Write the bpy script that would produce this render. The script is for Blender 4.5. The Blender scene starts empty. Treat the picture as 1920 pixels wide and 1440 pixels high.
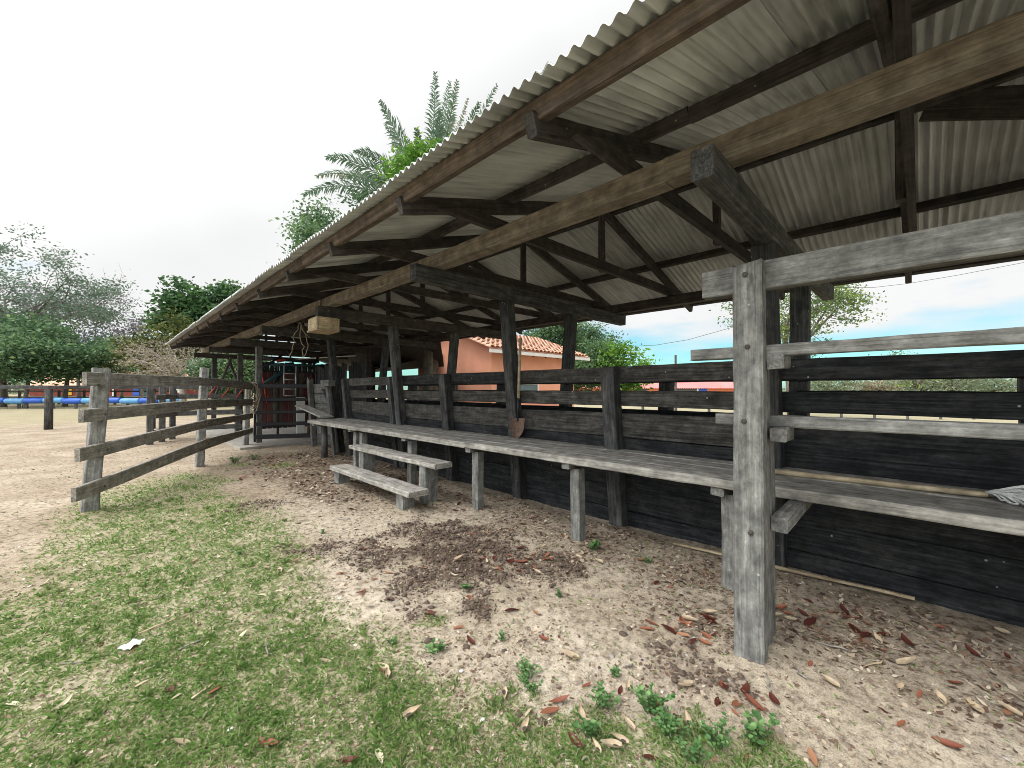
import bpy, math, random
import numpy as np
from mathutils import Vector, Matrix

R = math.radians
sc = bpy.context.scene
col = sc.collection

# ------------------------------------------------------------------ camera
CAM_H = 1.55
F_PX = 767.0
cam_d = bpy.data.cameras.new('camera')
cam_d.sensor_width = 36.0
cam_d.lens = F_PX / 1920.0 * 36.0
cam_d.clip_start = 0.05
cam_d.clip_end = 12000
cam = bpy.data.objects.new('camera', cam_d)
col.objects.link(cam)
pitch = math.atan(10 / F_PX)
fw = Vector((math.cos(pitch) * math.cos(R(45)), math.cos(pitch) * math.sin(R(45)), math.sin(pitch)))
rt = Vector((math.sin(R(45)), -math.cos(R(45)), 0))
upv = rt.cross(fw)
cam.matrix_world = Matrix(((rt.x, upv.x, -fw.x, 0), (rt.y, upv.y, -fw.y, 0), (rt.z, upv.z, -fw.z, CAM_H), (0, 0, 0, 1)))
sc.camera = cam

# ------------------------------------------------------------------ sky, sun, exposure
SUN_EL, SUN_AZ = 58.0, 168.0        # azimuth measured from +X towards +Y
w = bpy.data.worlds.new('World')
sc.world = w
w.use_nodes = True
nt = w.node_tree
nt.nodes.clear()
N = nt.nodes.new
L = nt.links.new
out = N('ShaderNodeOutputWorld')
bg = N('ShaderNodeBackground')
bg.inputs['Strength'].default_value = 0.12
sky = N('ShaderNodeTexSky')
sky.sky_type = 'NISHITA'
sky.sun_disc = False
sky.sun_elevation = R(SUN_EL)
sky.sun_rotation = R(90 - SUN_AZ)
sky.air_density = 1.0
sky.dust_density = 0.6
sky.ozone_density = 2.0
tc = N('ShaderNodeTexCoord')
mp = N('ShaderNodeMapping')
mp.inputs['Scale'].default_value = (1.6, 1.6, 7.0)
mp.inputs['Location'].default_value = (3.1, 1.7, 0.4)
nz = N('ShaderNodeTexNoise')
nz.inputs['Scale'].default_value = 1.3
nz.inputs['Detail'].default_value = 5
nz.inputs['Roughness'].default_value = 0.55
sep = N('ShaderNodeSeparateXYZ')
mr = N('ShaderNodeMapRange')           # cover grows with elevation
mr.inputs['From Min'].default_value = 0.0
mr.inputs['From Max'].default_value = 0.30
mr.inputs['To Min'].default_value = -0.16
mr.inputs['To Max'].default_value = 0.42
add = N('ShaderNodeMath'); add.operation = 'ADD'
rmp = N('ShaderNodeValToRGB')
rmp.color_ramp.elements[0].position = 0.40
rmp.color_ramp.elements[1].position = 0.62
cl = N('ShaderNodeMix'); cl.data_type = 'RGBA'
sdir = Vector((math.cos(R(SUN_EL)) * math.cos(R(SUN_AZ)), math.cos(R(SUN_EL)) * math.sin(R(SUN_AZ)), math.sin(R(SUN_EL))))
# cloud deck: even pale grey-white, brighter round the hidden sun
dt = N('ShaderNodeVectorMath'); dt.operation = 'DOT_PRODUCT'; dt.inputs[1].default_value = sdir
cp = N('ShaderNodeMapRange'); cp.inputs['From Min'].default_value = 0.25; cp.inputs['From Max'].default_value = 1.0
cp.inputs['To Min'].default_value = 0.0; cp.inputs['To Max'].default_value = 1.0
pw = N('ShaderNodeMath'); pw.operation = 'POWER'; pw.inputs[1].default_value = 1.5
sc1 = N('ShaderNodeMath'); sc1.operation = 'MULTIPLY_ADD'; sc1.inputs[1].default_value = 17.0; sc1.inputs[2].default_value = 5.0
nzc = N('ShaderNodeTexNoise'); nzc.inputs['Scale'].default_value = 2.6; nzc.inputs['Detail'].default_value = 4
nmr = N('ShaderNodeMapRange'); nmr.inputs['From Min'].default_value = .35; nmr.inputs['From Max'].default_value = .65
nmr.inputs['To Min'].default_value = .97; nmr.inputs['To Max'].default_value = 1.06
cmul = N('ShaderNodeMath'); cmul.operation = 'MULTIPLY'
ccol = N('ShaderNodeVectorMath'); ccol.operation = 'SCALE'; ccol.inputs[0].default_value = (.995, 1.0, 1.0)
L(tc.outputs['Generated'], dt.inputs[0]); L(dt.outputs['Value'], cp.inputs['Value']); L(cp.outputs[0], pw.inputs[0]); L(pw.outputs[0], sc1.inputs[0])
L(tc.outputs['Generated'], nzc.inputs['Vector']); L(nzc.outputs['Fac'], nmr.inputs['Value'])
L(sc1.outputs[0], cmul.inputs[0]); L(nmr.outputs[0], cmul.inputs[1]); L(cmul.outputs[0], ccol.inputs['Scale'])
L(ccol.outputs[0], cl.inputs['B'])
tint = N('ShaderNodeMix'); tint.data_type = 'RGBA'; tint.blend_type = 'MULTIPLY'
tint.inputs['Factor'].default_value = 1.0
tint.inputs['B'].default_value = (0.50, 0.86, 0.86, 1)
L(tc.outputs['Generated'], mp.inputs['Vector'])
L(mp.outputs[0], nz.inputs['Vector'])
L(tc.outputs['Generated'], sep.inputs[0])
L(sep.outputs['Z'], mr.inputs['Value'])
L(nz.outputs['Fac'], add.inputs[0]); L(mr.outputs[0], add.inputs[1])
L(add.outputs[0], rmp.inputs['Fac'])
L(rmp.outputs['Color'], cl.inputs['Factor'])
L(sky.outputs[0], tint.inputs['A'])
L(tint.outputs['Result'], cl.inputs['A'])
L(cl.outputs['Result'], bg.inputs['Color'])
L(bg.outputs[0], out.inputs['Surface'])

sun_d = bpy.data.lights.new('sun', 'SUN')
sun_d.energy = 1.0
sun_d.angle = R(26)
sun_d.color = (1.0, 0.95, 0.87)
sun = bpy.data.objects.new('sun', sun_d)
col.objects.link(sun)
sdir = Vector((math.cos(R(SUN_EL)) * math.cos(R(SUN_AZ)), math.cos(R(SUN_EL)) * math.sin(R(SUN_AZ)), math.sin(R(SUN_EL))))
sun.rotation_euler = sdir.to_track_quat('Z', 'Y').to_euler()
sun.location = sdir * 30

sc.view_settings.view_transform = 'Standard'
sc.view_settings.look = 'None'
sc.view_settings.exposure = 0.62
sc.view_settings.gamma = 1.0
sc.render.engine = 'CYCLES'
sc.cycles.max_bounces = 8
sc.cycles.diffuse_bounces = 4
sc.cycles.transparent_max_bounces = 8
sc.cycles.use_denoising = True
sc.cycles.denoising_input_passes = 'RGB_ALBEDO_NORMAL'
sc.cycles.denoising_prefilter = 'ACCURATE'
sc.cycles.use_adaptive_sampling = False
sc.cycles.filter_width = .95
sc.cycles.caustics_reflective = False
sc.cycles.caustics_refractive = False

# ------------------------------------------------------------------ numpy value noise
def _hash(ix, iy, seed):
    n = (ix.astype(np.int64) * 374761393 + iy.astype(np.int64) * 668265263 + seed * 974634541) & 0x7fffffff
    n = ((n ^ (n >> 13)) * 1274126177) & 0x7fffffff
    return ((n ^ (n >> 16)) & 0xffff) / 65535.0

def vnoise(x, y, seed=0):
    x = np.asarray(x, float); y = np.asarray(y, float)
    ix = np.floor(x); iy = np.floor(y)
    fx = x - ix; fy = y - iy
    fx = fx * fx * (3 - 2 * fx); fy = fy * fy * (3 - 2 * fy)
    a = _hash(ix, iy, seed); b = _hash(ix + 1, iy, seed)
    c = _hash(ix, iy + 1, seed); d = _hash(ix + 1, iy + 1, seed)
    return (a * (1 - fx) + b * fx) * (1 - fy) + (c * (1 - fx) + d * fx) * fy

def fbm(x, y, sc_=1.0, oct=4, seed=0):
    v = 0; amp = 0.5; tot = 0
    for o in range(oct):
        v = v + amp * vnoise(np.asarray(x) * sc_, np.asarray(y) * sc_, seed + o * 17)
        tot += amp; amp *= 0.5; sc_ *= 2.03
    return v / tot

def sstep(a, b, x):
    t = np.clip((np.asarray(x, float) - a) / (b - a), 0, 1)
    return t * t * (3 - 2 * t)

# ------------------------------------------------------------------ object helpers
def tag(o, label=None, cat=None, group=None, kind=None):
    if label: o['label'] = label
    if cat: o['category'] = cat
    if group: o['group'] = group
    if kind: o['kind'] = kind
    return o

def thing(name, label, cat, loc=(0, 0, 0), group=None):
    o = bpy.data.objects.new(name, None)
    o.empty_display_size = 0.2
    col.objects.link(o)
    o.location = loc
    return tag(o, label, cat, group)

class MB:
    """collects quads / polygons together with a grain coordinate and a tint per vertex"""
    def __init__(self, seed=1):
        self.v = []; self.f = []; self.g = []; self.t = []
        self.rng = random.Random(seed)

    def beam(self, p0, p1, w, h, up=(0, 0, 1), seg=None, warp=0.006, ch=0.009, jit=0.0022, tint=None, taper=1.0, rough_end=0.006):
        rng = self.rng
        p0 = Vector(p0); p1 = Vector(p1)
        d = p1 - p0; ln = d.length; d.normalize()
        up = Vector(up)
        side = d.cross(up)
        if side.length < 1e-4:
            side = d.cross(Vector((1, 0, 0)))
        side.normalize()
        u = side.cross(d).normalized()
        if seg is None: seg = max(2, min(26, int(ln / 0.16)))
        ch = min(ch, w * .3, h * .3)
        prof = [(-w/2+ch, -h/2), (w/2-ch, -h/2), (w/2, -h/2+ch), (w/2, h/2-ch), (w/2-ch, h/2), (-w/2+ch, h/2), (-w/2, h/2-ch), (-w/2, -h/2+ch)]
        off = (rng.uniform(0, 60), rng.uniform(0, 60), rng.uniform(0, 60))
        tn = rng.uniform(0, 1) if tint is None else tint
        ph = [rng.uniform(0, 6.28) for _ in range(4)]
        base = len(self.v)
        for i in range(seg + 1):
            s = i / seg
            k = 1 + (taper - 1) * s
            env = 1.0
            ox = warp * (math.sin(s * 3.1 * max(1, ln / 3) + ph[0]) + .4 * math.sin(s * 9 * max(1, ln / 3) + ph[1])) * .6
            oy = warp * (math.sin(s * 2.7 * max(1, ln / 3) + ph[2]) + .4 * math.sin(s * 8 * max(1, ln / 3) + ph[3])) * .6
            c = p0 + d * (ln * s) + side * ox + u * oy
            for (a, b) in prof:
                ee = rng.uniform(-rough_end, rough_end) if i in (0, seg) else 0
                q = c + side * (a * k + rng.uniform(-jit, jit)) + u * (b * k + rng.uniform(-jit, jit)) + d * ee
                self.v.append(q[:]); self.g.append((ln * s + off[0], a + off[1], b + off[2])); self.t.append(tn)
        n = 8
        for i in range(seg):
            for j in range(n):
                a = base + i * n + j; b = base + i * n + (j + 1) % n
                self.f.append((a, b, b + n, a + n))
        self.f.append(tuple(base + j for j in range(n))[::-1])
        self.f.append(tuple(base + seg * n + j for j in range(n)))
        return self

    def box(self, x0, x1, y0, y1, z0, z1, **k):
        dx, dy, dz = x1 - x0, y1 - y0, z1 - z0
        cx, cy, cz = (x0 + x1) / 2, (y0 + y1) / 2, (z0 + z1) / 2
        if dy >= dx and dy >= dz:
            return self.beam((cx, y0, cz), (cx, y1, cz), dx, dz, **k)
        if dx >= dz:
            return self.beam((x0, cy, cz), (x1, cy, cz), dy, dz, **k)
        return self.beam((cx, cy, z0), (cx, cy, z1), dy, dx, up=(1, 0, 0), **k)

    def tube(self, pts, radii, n=6, tint=0.5, cap=True):
        pts = [Vector(p) for p in pts]
        if not hasattr(radii, '__len__'): radii = [radii] * len(pts)
        base = len(self.v)
        ref = None
        dist = 0
        off = self.rng.uniform(0, 50)
        for i, p in enumerate(pts):
            if i == 0: d = pts[1] - pts[0]
            elif i == len(pts) - 1: d = pts[-1] - pts[-2]
            else: d = pts[i + 1] - pts[i - 1]
            if d.length < 1e-9: d = Vector((0, 0, 1))
            d.normalize()
            if ref is None:
                ref = d.cross(Vector((0, 0, 1)))
                if ref.length < .1: ref = d.cross(Vector((1, 0, 0)))
            ref = (ref - d * ref.dot(d))
            if ref.length < 1e-6: ref = d.orthogonal()
            ref.normalize()
            b = d.cross(ref)
            if i: dist += (p - pts[i - 1]).length
            for j in range(n):
                a = 2 * math.pi * j / n
                q = p + (ref * math.cos(a) + b * math.sin(a)) * radii[i]
                self.v.append(q[:]); self.g.append((dist + off, math.cos(a) * radii[i] + off, math.sin(a) * radii[i])); self.t.append(tint)
        for i in range(len(pts) - 1):
            for j in range(n):
                a = base + i * n + j; c = base + i * n + (j + 1) % n
                self.f.append((a, c, c + n, a + n))
        if cap:
            self.f.append(tuple(base + j for j in range(n))[::-1])
            self.f.append(tuple(base + (len(pts) - 1) * n + j for j in range(n)))
        return self

    def prism_xz(self, poly, y0, y1, tint=None):
        tn = self.rng.random() if tint is None else tint
        o = self.rng.uniform(0, 50); b = len(self.v); n = len(poly)
        for y in (y0, y1):
            for (x, z) in poly:
                self.v.append((x, y, z)); self.g.append((x + o, z + o, y)); self.t.append(tn)
        self.f.append(tuple(range(b, b + n))); self.f.append(tuple(range(b + n, b + 2 * n))[::-1])
        for i in range(n):
            j = (i + 1) % n
            self.f.append((b + j, b + i, b + n + i, b + n + j))
        return self

    def poly(self, pts, tint=0.5):
        b = len(self.v)
        for p in pts:
            self.v.append(tuple(p)); self.g.append(tuple(p)); self.t.append(tint)
        self.f.append(tuple(range(b, b + len(pts))))
        return self

    def grid(self, rows, tint=0.5):
        """rows: list of equal-length lists of points"""
        b = len(self.v); n = len(rows[0])
        for r in rows:
            for p in r:
                self.v.append(tuple(p)); self.g.append(tuple(p)); self.t.append(tint)
        for i in range(len(rows) - 1):
            for j in range(n - 1):
                a = b + i * n + j
                self.f.append((a, a + 1, a + n + 1, a + n))
        return self

    def build(self, name, mat, parent=None, smooth=False):
        return mesh_obj(name, self.v, self.f, mat, parent, self.g, self.t, smooth)

def mesh_obj(name, v, f, mat, parent=None, g=None, t=None, smooth=False):
    me = bpy.data.meshes.new(name)
    if isinstance(v, np.ndarray): v = v.tolist()
    if isinstance(f, np.ndarray): f = f.tolist()
    me.from_pydata(v, [], f)
    if g is not None:
        at_ = me.attributes.new('grain', 'FLOAT_VECTOR', 'POINT')
        at_.data.foreach_set('vector', np.asarray(g, np.float32).ravel())
    if t is not None:
        at_ = me.attributes.new('tint', 'FLOAT', 'POINT')
        at_.data.foreach_set('value', np.asarray(t, np.float32).ravel())
    if mat: me.materials.append(mat)
    if smooth:
        me.polygons.foreach_set('use_smooth', [True] * len(me.polygons))
    me.update()
    o = bpy.data.objects.new(name, me)
    col.objects.link(o)
    if parent is not None:
        o.parent = parent
        o.matrix_parent_inverse = Matrix.Translation(parent.location).inverted()
    return o

# ------------------------------------------------------------------ materials
def new_mat(name):
    m = bpy.data.materials.new(name)
    m.use_nodes = True
    n = m.node_tree
    b = n.nodes['Principled BSDF']
    return m, n, b

def ramp(n, stops):
    r = n.nodes.new('ShaderNodeValToRGB')
    e = r.color_ramp.elements
    while len(e) > 1: e.remove(e[-1])
    e[0].position = stops[0][0]; e[0].color = (*stops[0][1], 1)
    for p, c in stops[1:]:
        q = e.new(p); q.color = (*c, 1)
    return r

def wood(name, dark, mid, light, rough=0.85, wear=None, wear_amt=0.5, crack=0.35, bump=0.5, blotch=0.3, fleck=(.34, .34, .32)):
    m, n, b = new_mat(name)
    Nn, Ll = n.nodes.new, n.links.new
    at_ = Nn('ShaderNodeAttribute'); at_.attribute_name = 'grain'
    tn = Nn('ShaderNodeAttribute'); tn.attribute_name = 'tint'
    mp = Nn('ShaderNodeMapping'); mp.inputs['Scale'].default_value = (2.2, 55, 55)
    nz = Nn('ShaderNodeTexNoise'); nz.inputs['Scale'].default_value = 1.0; nz.inputs['Detail'].default_value = 7; nz.inputs['Roughness'].default_value = .62
    mp2 = Nn('ShaderNodeMapping'); mp2.inputs['Scale'].default_value = (1.3, 7, 7)
    nz2 = Nn('ShaderNodeTexNoise'); nz2.inputs['Scale'].default_value = 2.0; nz2.inputs['Detail'].default_value = 5; nz2.inputs['Roughness'].default_value = .6
    mp3 = Nn('ShaderNodeMapping'); mp3.inputs['Scale'].default_value = (.9, 90, 90)
    nz3 = Nn('ShaderNodeTexNoise'); nz3.inputs['Scale'].default_value = 1.0; nz3.inputs['Detail'].default_value = 3
    for q in (mp, mp2, mp3): Ll(at_.outputs['Vector'], q.inputs['Vector'])
    Ll(mp.outputs[0], nz.inputs['Vector']); Ll(mp2.outputs[0], nz2.inputs['Vector']); Ll(mp3.outputs[0], nz3.inputs['Vector'])
    r1 = ramp(n, [(.28, dark), (.5, mid), (.74, light)])
    Ll(nz.outputs['Fac'], r1.inputs['Fac'])
    cur = r1.outputs['Color']
    # broad patches of weathering
    if wear:
        rw = ramp(n, [(.46, (0, 0, 0)), (.66, (1, 1, 1))])
        Ll(nz2.outputs['Fac'], rw.inputs['Fac'])
        mu = Nn('ShaderNodeMath'); mu.operation = 'MULTIPLY'; mu.inputs[1].default_value = wear_amt
        Ll(rw.outputs['Color'], mu.inputs[0])
        mx = Nn('ShaderNodeMix'); mx.data_type = 'RGBA'
        Ll(mu.outputs[0], mx.inputs['Factor']); Ll(cur, mx.inputs['A']); mx.inputs['B'].default_value = (*wear, 1)
        cur = mx.outputs['Result']
    # blotches stretched a little along the grain (rain bleaching, damp)
    mpb = Nn('ShaderNodeMapping'); mpb.inputs['Scale'].default_value = (24, 44, 44)
    nzb = Nn('ShaderNodeTexNoise'); nzb.inputs['Scale'].default_value = 1.0; nzb.inputs['Detail'].default_value = 6; nzb.inputs['Roughness'].default_value = .68
    Ll(at_.outputs['Vector'], mpb.inputs['Vector']); Ll(mpb.outputs[0], nzb.inputs['Vector'])
    rb = ramp(n, [(.33, (.42,) * 3), (.5, (1, 1, 1)), (.66, (1.6,) * 3)])
    Ll(nzb.outputs['Fac'], rb.inputs['Fac'])
    mb_ = Nn('ShaderNodeMix'); mb_.data_type = 'RGBA'; mb_.blend_type = 'MULTIPLY'; mb_.inputs['Factor'].default_value = blotch
    Ll(cur, mb_.inputs['A']); Ll(rb.outputs['Color'], mb_.inputs['B'])
    cur = mb_.outputs['Result']
    vk = Nn('ShaderNodeTexVoronoi'); vk.inputs['Scale'].default_value = 1.0
    mk = Nn('ShaderNodeMapping'); mk.inputs['Scale'].default_value = (2.1, 8, 8)
    Ll(at_.outputs['Vector'], mk.inputs['Vector']); Ll(mk.outputs[0], vk.inputs['Vector'])
    rk = ramp(n, [(.05, (.35,) * 3), (.13, (1, 1, 1))]); Ll(vk.outputs['Distance'], rk.inputs['Fac'])
    mkx = Nn('ShaderNodeMix'); mkx.data_type = 'RGBA'; mkx.blend_type = 'MULTIPLY'; 
    sk = Nn('ShaderNodeSeparateColor'); Ll(vk.outputs['Color'], sk.inputs[0])
    gk = Nn('ShaderNodeMath'); gk.operation = 'GREATER_THAN'; gk.inputs[1].default_value = .74; Ll(sk.outputs[0], gk.inputs[0]); Ll(gk.outputs[0], mkx.inputs['Factor'])
    Ll(cur, mkx.inputs['A']); Ll(rk.outputs['Color'], mkx.inputs['B']); cur = mkx.outputs['Result']
    # thin dark drying cracks along the grain
    rc = ramp(n, [(.30, (1 - crack,) * 3), (.40, (1, 1, 1))])
    Ll(nz3.outputs['Fac'], rc.inputs['Fac'])
    mc = Nn('ShaderNodeMix'); mc.data_type = 'RGBA'; mc.blend_type = 'MULTIPLY'; mc.inputs['Factor'].default_value = 1
    Ll(cur, mc.inputs['A']); Ll(rc.outputs['Color'], mc.inputs['B'])
    # speckle / lichen / patches in space
    n4 = Nn('ShaderNodeTexNoise'); n4.inputs['Scale'].default_value = 9; n4.inputs['Detail'].default_value = 6
    r4 = ramp(n, [(.3, (.55,) * 3), (.7, (1.4,) * 3)])
    Ll(n4.outputs['Fac'], r4.inputs['Fac'])
    geo = Nn('ShaderNodeNewGeometry'); Ll(geo.outputs['Position'], n4.inputs['Vector'])
    m4 = Nn('ShaderNodeMix'); m4.data_type = 'RGBA'; m4.blend_type = 'MULTIPLY'; m4.inputs['Factor'].default_value = .8
    Ll(mc.outputs['Result'], m4.inputs['A']); Ll(r4.outputs['Color'], m4.inputs['B'])
    # scattered pale flecks: bird lime and chipped spots
    vf = Nn('ShaderNodeTexVoronoi'); vf.inputs['Scale'].default_value = 8.5
    Ll(geo.outputs['Position'], vf.inputs['Vector'])
    rf_ = ramp(n, [(.045, (1, 1, 1)), (.075, (0, 0, 0))]); Ll(vf.outputs['Distance'], rf_.inputs['Fac'])
    mf = Nn('ShaderNodeMix'); mf.data_type = 'RGBA'
    sf_ = Nn('ShaderNodeSeparateColor'); Ll(vf.outputs['Color'], sf_.inputs[0])
    gf_ = Nn('ShaderNodeMath'); gf_.operation = 'GREATER_THAN'; gf_.inputs[1].default_value = .68; Ll(sf_.outputs[0], gf_.inputs[0])
    pf_ = Nn('ShaderNodeMath'); pf_.operation = 'MULTIPLY'; Ll(gf_.outputs[0], pf_.inputs[0]); Ll(rf_.outputs['Color'], pf_.inputs[1]); Ll(pf_.outputs[0], mf.inputs['Factor'])
    Ll(m4.outputs['Result'], mf.inputs['A']); mf.inputs['B'].default_value = (*fleck, 1)
    m4 = mf
    # per-piece tint
    mr_ = Nn('ShaderNodeMapRange'); mr_.inputs['To Min'].default_value = .72; mr_.inputs['To Max'].default_value = 1.28
    Ll(tn.outputs['Fac'], mr_.inputs['Value'])
    vm = Nn('ShaderNodeVectorMath'); vm.operation = 'SCALE'
    Ll(m4.outputs['Result'], vm.inputs[0]); Ll(mr_.outputs[0], vm.inputs['Scale'])
    Ll(vm.outputs[0], b.inputs['Base Color'])
    b.inputs['Roughness'].default_value = rough
    b.inputs['Specular IOR Level'].default_value = .25
    bp = Nn('ShaderNodeBump'); bp.inputs['Strength'].default_value = bump; bp.inputs['Distance'].default_value = .007
    ha = Nn('ShaderNodeMath'); ha.operation = 'ADD'; Ll(nz.outputs['Fac'], ha.inputs[0]); Ll(rc.outputs['Color'], ha.inputs[1])
    Ll(ha.outputs[0], bp.inputs['Height']); Ll(bp.outputs[0], b.inputs['Normal'])
    return m

def plain(name, c, rough=.7, metal=0, var=.25, scale=12, bump=0.0):
    m, n, b = new_mat(name)
    Nn, Ll = n.nodes.new, n.links.new
    geo = Nn('ShaderNodeNewGeometry')
    nz = Nn('ShaderNodeTexNoise'); nz.inputs['Scale'].default_value = scale; nz.inputs['Detail'].default_value = 6
    Ll(geo.outputs['Position'], nz.inputs['Vector'])
    r = ramp(n, [(.25, tuple(x * (1 - var) for x in c)), (.75, tuple(min(1, x * (1 + var)) for x in c))])
    Ll(nz.outputs['Fac'], r.inputs['Fac']); Ll(r.outputs['Color'], b.inputs['Base Color'])
    b.inputs['Roughness'].default_value = rough
    b.inputs['Metallic'].default_value = metal
    if bump:
        bp = Nn('ShaderNodeBump'); bp.inputs['Strength'].default_value = bump; bp.inputs['Distance'].default_value = .01
        Ll(nz.outputs['Fac'], bp.inputs['Height']); Ll(bp.outputs[0], b.inputs['Normal'])
    return m

def leafmat(name, stops, trans=.35, rough=.6):
    m, n, b = new_mat(name)
    Nn, Ll = n.nodes.new, n.links.new
    tn = Nn('ShaderNodeAttribute'); tn.attribute_name = 'tint'
    r = ramp(n, stops)
    Ll(tn.outputs['Fac'], r.inputs['Fac'])
    Ll(r.outputs['Color'], b.inputs['Base Color'])
    b.inputs['Roughness'].default_value = rough
    b.inputs['Specular IOR Level'].default_value = .3
    if trans:
        tr = Nn('ShaderNodeBsdfTranslucent'); Ll(r.outputs['Color'], tr.inputs['Color'])
        mx = Nn('ShaderNodeMixShader'); mx.inputs['Fac'].default_value = trans
        Ll(b.outputs[0], mx.inputs[1]); Ll(tr.outputs[0], mx.inputs[2])
        Ll(mx.outputs[0], n.nodes['Material Output'].inputs['Surface'])
    return m

W_GREY = wood('weathered_grey_wood', (.12, .12, .115), (.195, .194, .184), (.29, .288, .272), wear=(.09, .092, .092), wear_amt=.6, crack=.4, blotch=.5)
W_FENCE = wood('fence_grey_brown_wood', (.16, .15, .128), (.28, .265, .235), (.40, .385, .345), wear=(.135, .12, .10), wear_amt=.5, crack=.5, blotch=.45)
W_BENCH = wood('bench_pale_wood', (.17, .16, .145), (.31, .295, .27), (.46, .445, .41), wear=(.16, .15, .135), wear_amt=.55, crack=.4)
W_BEAM = wood('brown_beam_wood', (.10, .086, .070), (.175, .15, .122), (.265, .233, .195), wear=(.15, .14, .12), wear_amt=.4, crack=.35)
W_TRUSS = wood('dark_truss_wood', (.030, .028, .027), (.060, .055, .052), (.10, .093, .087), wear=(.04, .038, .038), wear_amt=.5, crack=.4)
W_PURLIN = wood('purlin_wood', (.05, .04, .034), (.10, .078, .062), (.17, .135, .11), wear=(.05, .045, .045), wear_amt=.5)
W_BLACK = wood('blackened_plank_wood', (.007, .008, .010), (.016, .018, .021), (.05, .052, .054), wear=(.075, .074, .07), wear_amt=.4, crack=.5, blotch=.6)
W_OLD = wood('old_dark_board_wood', (.022, .021, .020), (.048, .046, .043), (.11, .106, .098), wear=(.14, .132, .12), wear_amt=.45, crack=.5, blotch=.6)
W_POST = wood('dark_post_wood', (.018, .019, .021), (.045, .046, .048), (.11, .11, .108), wear=(.16, .155, .15), wear_amt=.35, crack=.5)
W_MID = wood('mid_grey_post_wood', (.05, .05, .05), (.11, .11, .107), (.21, .208, .2), wear=(.05, .05, .05), wear_amt=.5, crack=.5)
W_PALE = wood('pale_new_wood', (.27, .21, .13), (.42, .34, .23), (.55, .46, .33), wear=(.25, .17, .10), wear_amt=.45, crack=.3)
W_HANDLE = wood('tool_handle_wood', (.22, .16, .10), (.36, .28, .19), (.46, .38, .28), wear=(.5, .47, .42), wear_amt=.4, crack=.3)
M_STEEL = plain('dark_steel', (.018, .018, .024), .55, .3, .3, 20)
M_RUST = plain('rusty_iron', (.16, .10, .075), .75, .2, .45, 30, .3)
M_BOLT = plain('weathered_bolt', (.07, .06, .055), .7, .3, .4, 40)
M_RED = plain('red_paint', (.34, .04, .03), .55, 0, .35, 12)
M_TEAL = plain('teal_paint', (.02, .07, .085), .5, 0, .4, 10)
M_SILVER = plain('galvanised_tube', (.42, .44, .46), .4, .5, .2, 20)
M_WHITE = plain('white_plastic', (.75, .76, .74), .5, 0, .08, 20)
M_ROPE = plain('faded_rope', (.33, .28, .22), .9, 0, .4, 60)
M_MOP = plain('white_cotton_cord', (.62, .63, .62), .9, 0, .2, 80)
M_CABLE = plain('black_cable', (.03, .03, .03), .6)
M_CONC = plain('worn_concrete', (.29, .27, .24), .9, 0, .25, 6, .3)
M_SALMON = plain('salmon_render', (.80, .37, .24), .9, 0, .12, 1.6, .1)
M_ORANGE = plain('orange_render', (.70, .22, .10), .9, 0, .10, 2)
M_REDWALL = plain('brick_red_wall', (.22, .05, .035), .9, 0, .2, 1.5)
M_FASCIA = plain('white_fascia', (.72, .69, .66), .7, 0, .1, 4)
M_PINKROOF = plain('faded_red_metal_roof', (.60, .20, .19), .6, 0, .2, .25)
M_GLASS = plain('window_pane', (.10, .13, .15), .15, 0, .2, 3)
M_BLUE = plain('blue_plastic', (.02, .10, .50), .45, 0, .25, 3)
M_LBLUE = plain('light_blue_plastic', (.10, .30, .58), .45, 0, .2, 3)
M_YELLOW = plain('yellow_paint', (.60, .36, .03), .6)
M_HUSK = plain('palm_husk', (.50, .40, .28), .85, 0, .25, 40)
M_STONE = plain('pebble_stone', (.33, .30, .27), .9, 0, .35, 30, .3)
M_CLOD = plain('dry_dung', (.10, .072, .055), .95, 0, .4, 60, .6)

def tile_mat():
    m, n, b = new_mat('clay_roof_tile')
    Nn, Ll = n.nodes.new, n.links.new
    geo = Nn('ShaderNodeNewGeometry')
    v = Nn('ShaderNodeTexVoronoi'); v.inputs['Scale'].default_value = 4.0
    nz = Nn('ShaderNodeTexNoise'); nz.inputs['Scale'].default_value = 3; nz.inputs['Detail'].default_value = 6
    Ll(geo.outputs['Position'], v.inputs['Vector']); Ll(geo.outputs['Position'], nz.inputs['Vector'])
    mx = Nn('ShaderNodeMix'); mx.data_type = 'RGBA'; mx.inputs['Factor'].default_value = .4
    r = ramp(n, [(.3, (.52, .26, .16)), (.55, (.66, .38, .26)), (.75, (.74, .52, .40))])
    Ll(nz.outputs['Fac'], r.inputs['Fac'])
    r2 = ramp(n, [(0, (.56, .28, .18)), (1, (.76, .50, .37))])
    Ll(v.outputs['Color'], r2.inputs['Fac'])
    Ll(r.outputs['Color'], mx.inputs['A']); Ll(r2.outputs['Color'], mx.inputs['B'])
    Ll(mx.outputs['Result'], b.inputs['Base Color'])
    b.inputs['Roughness'].default_value = .85
    return m
M_TILE = tile_mat()

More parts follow.
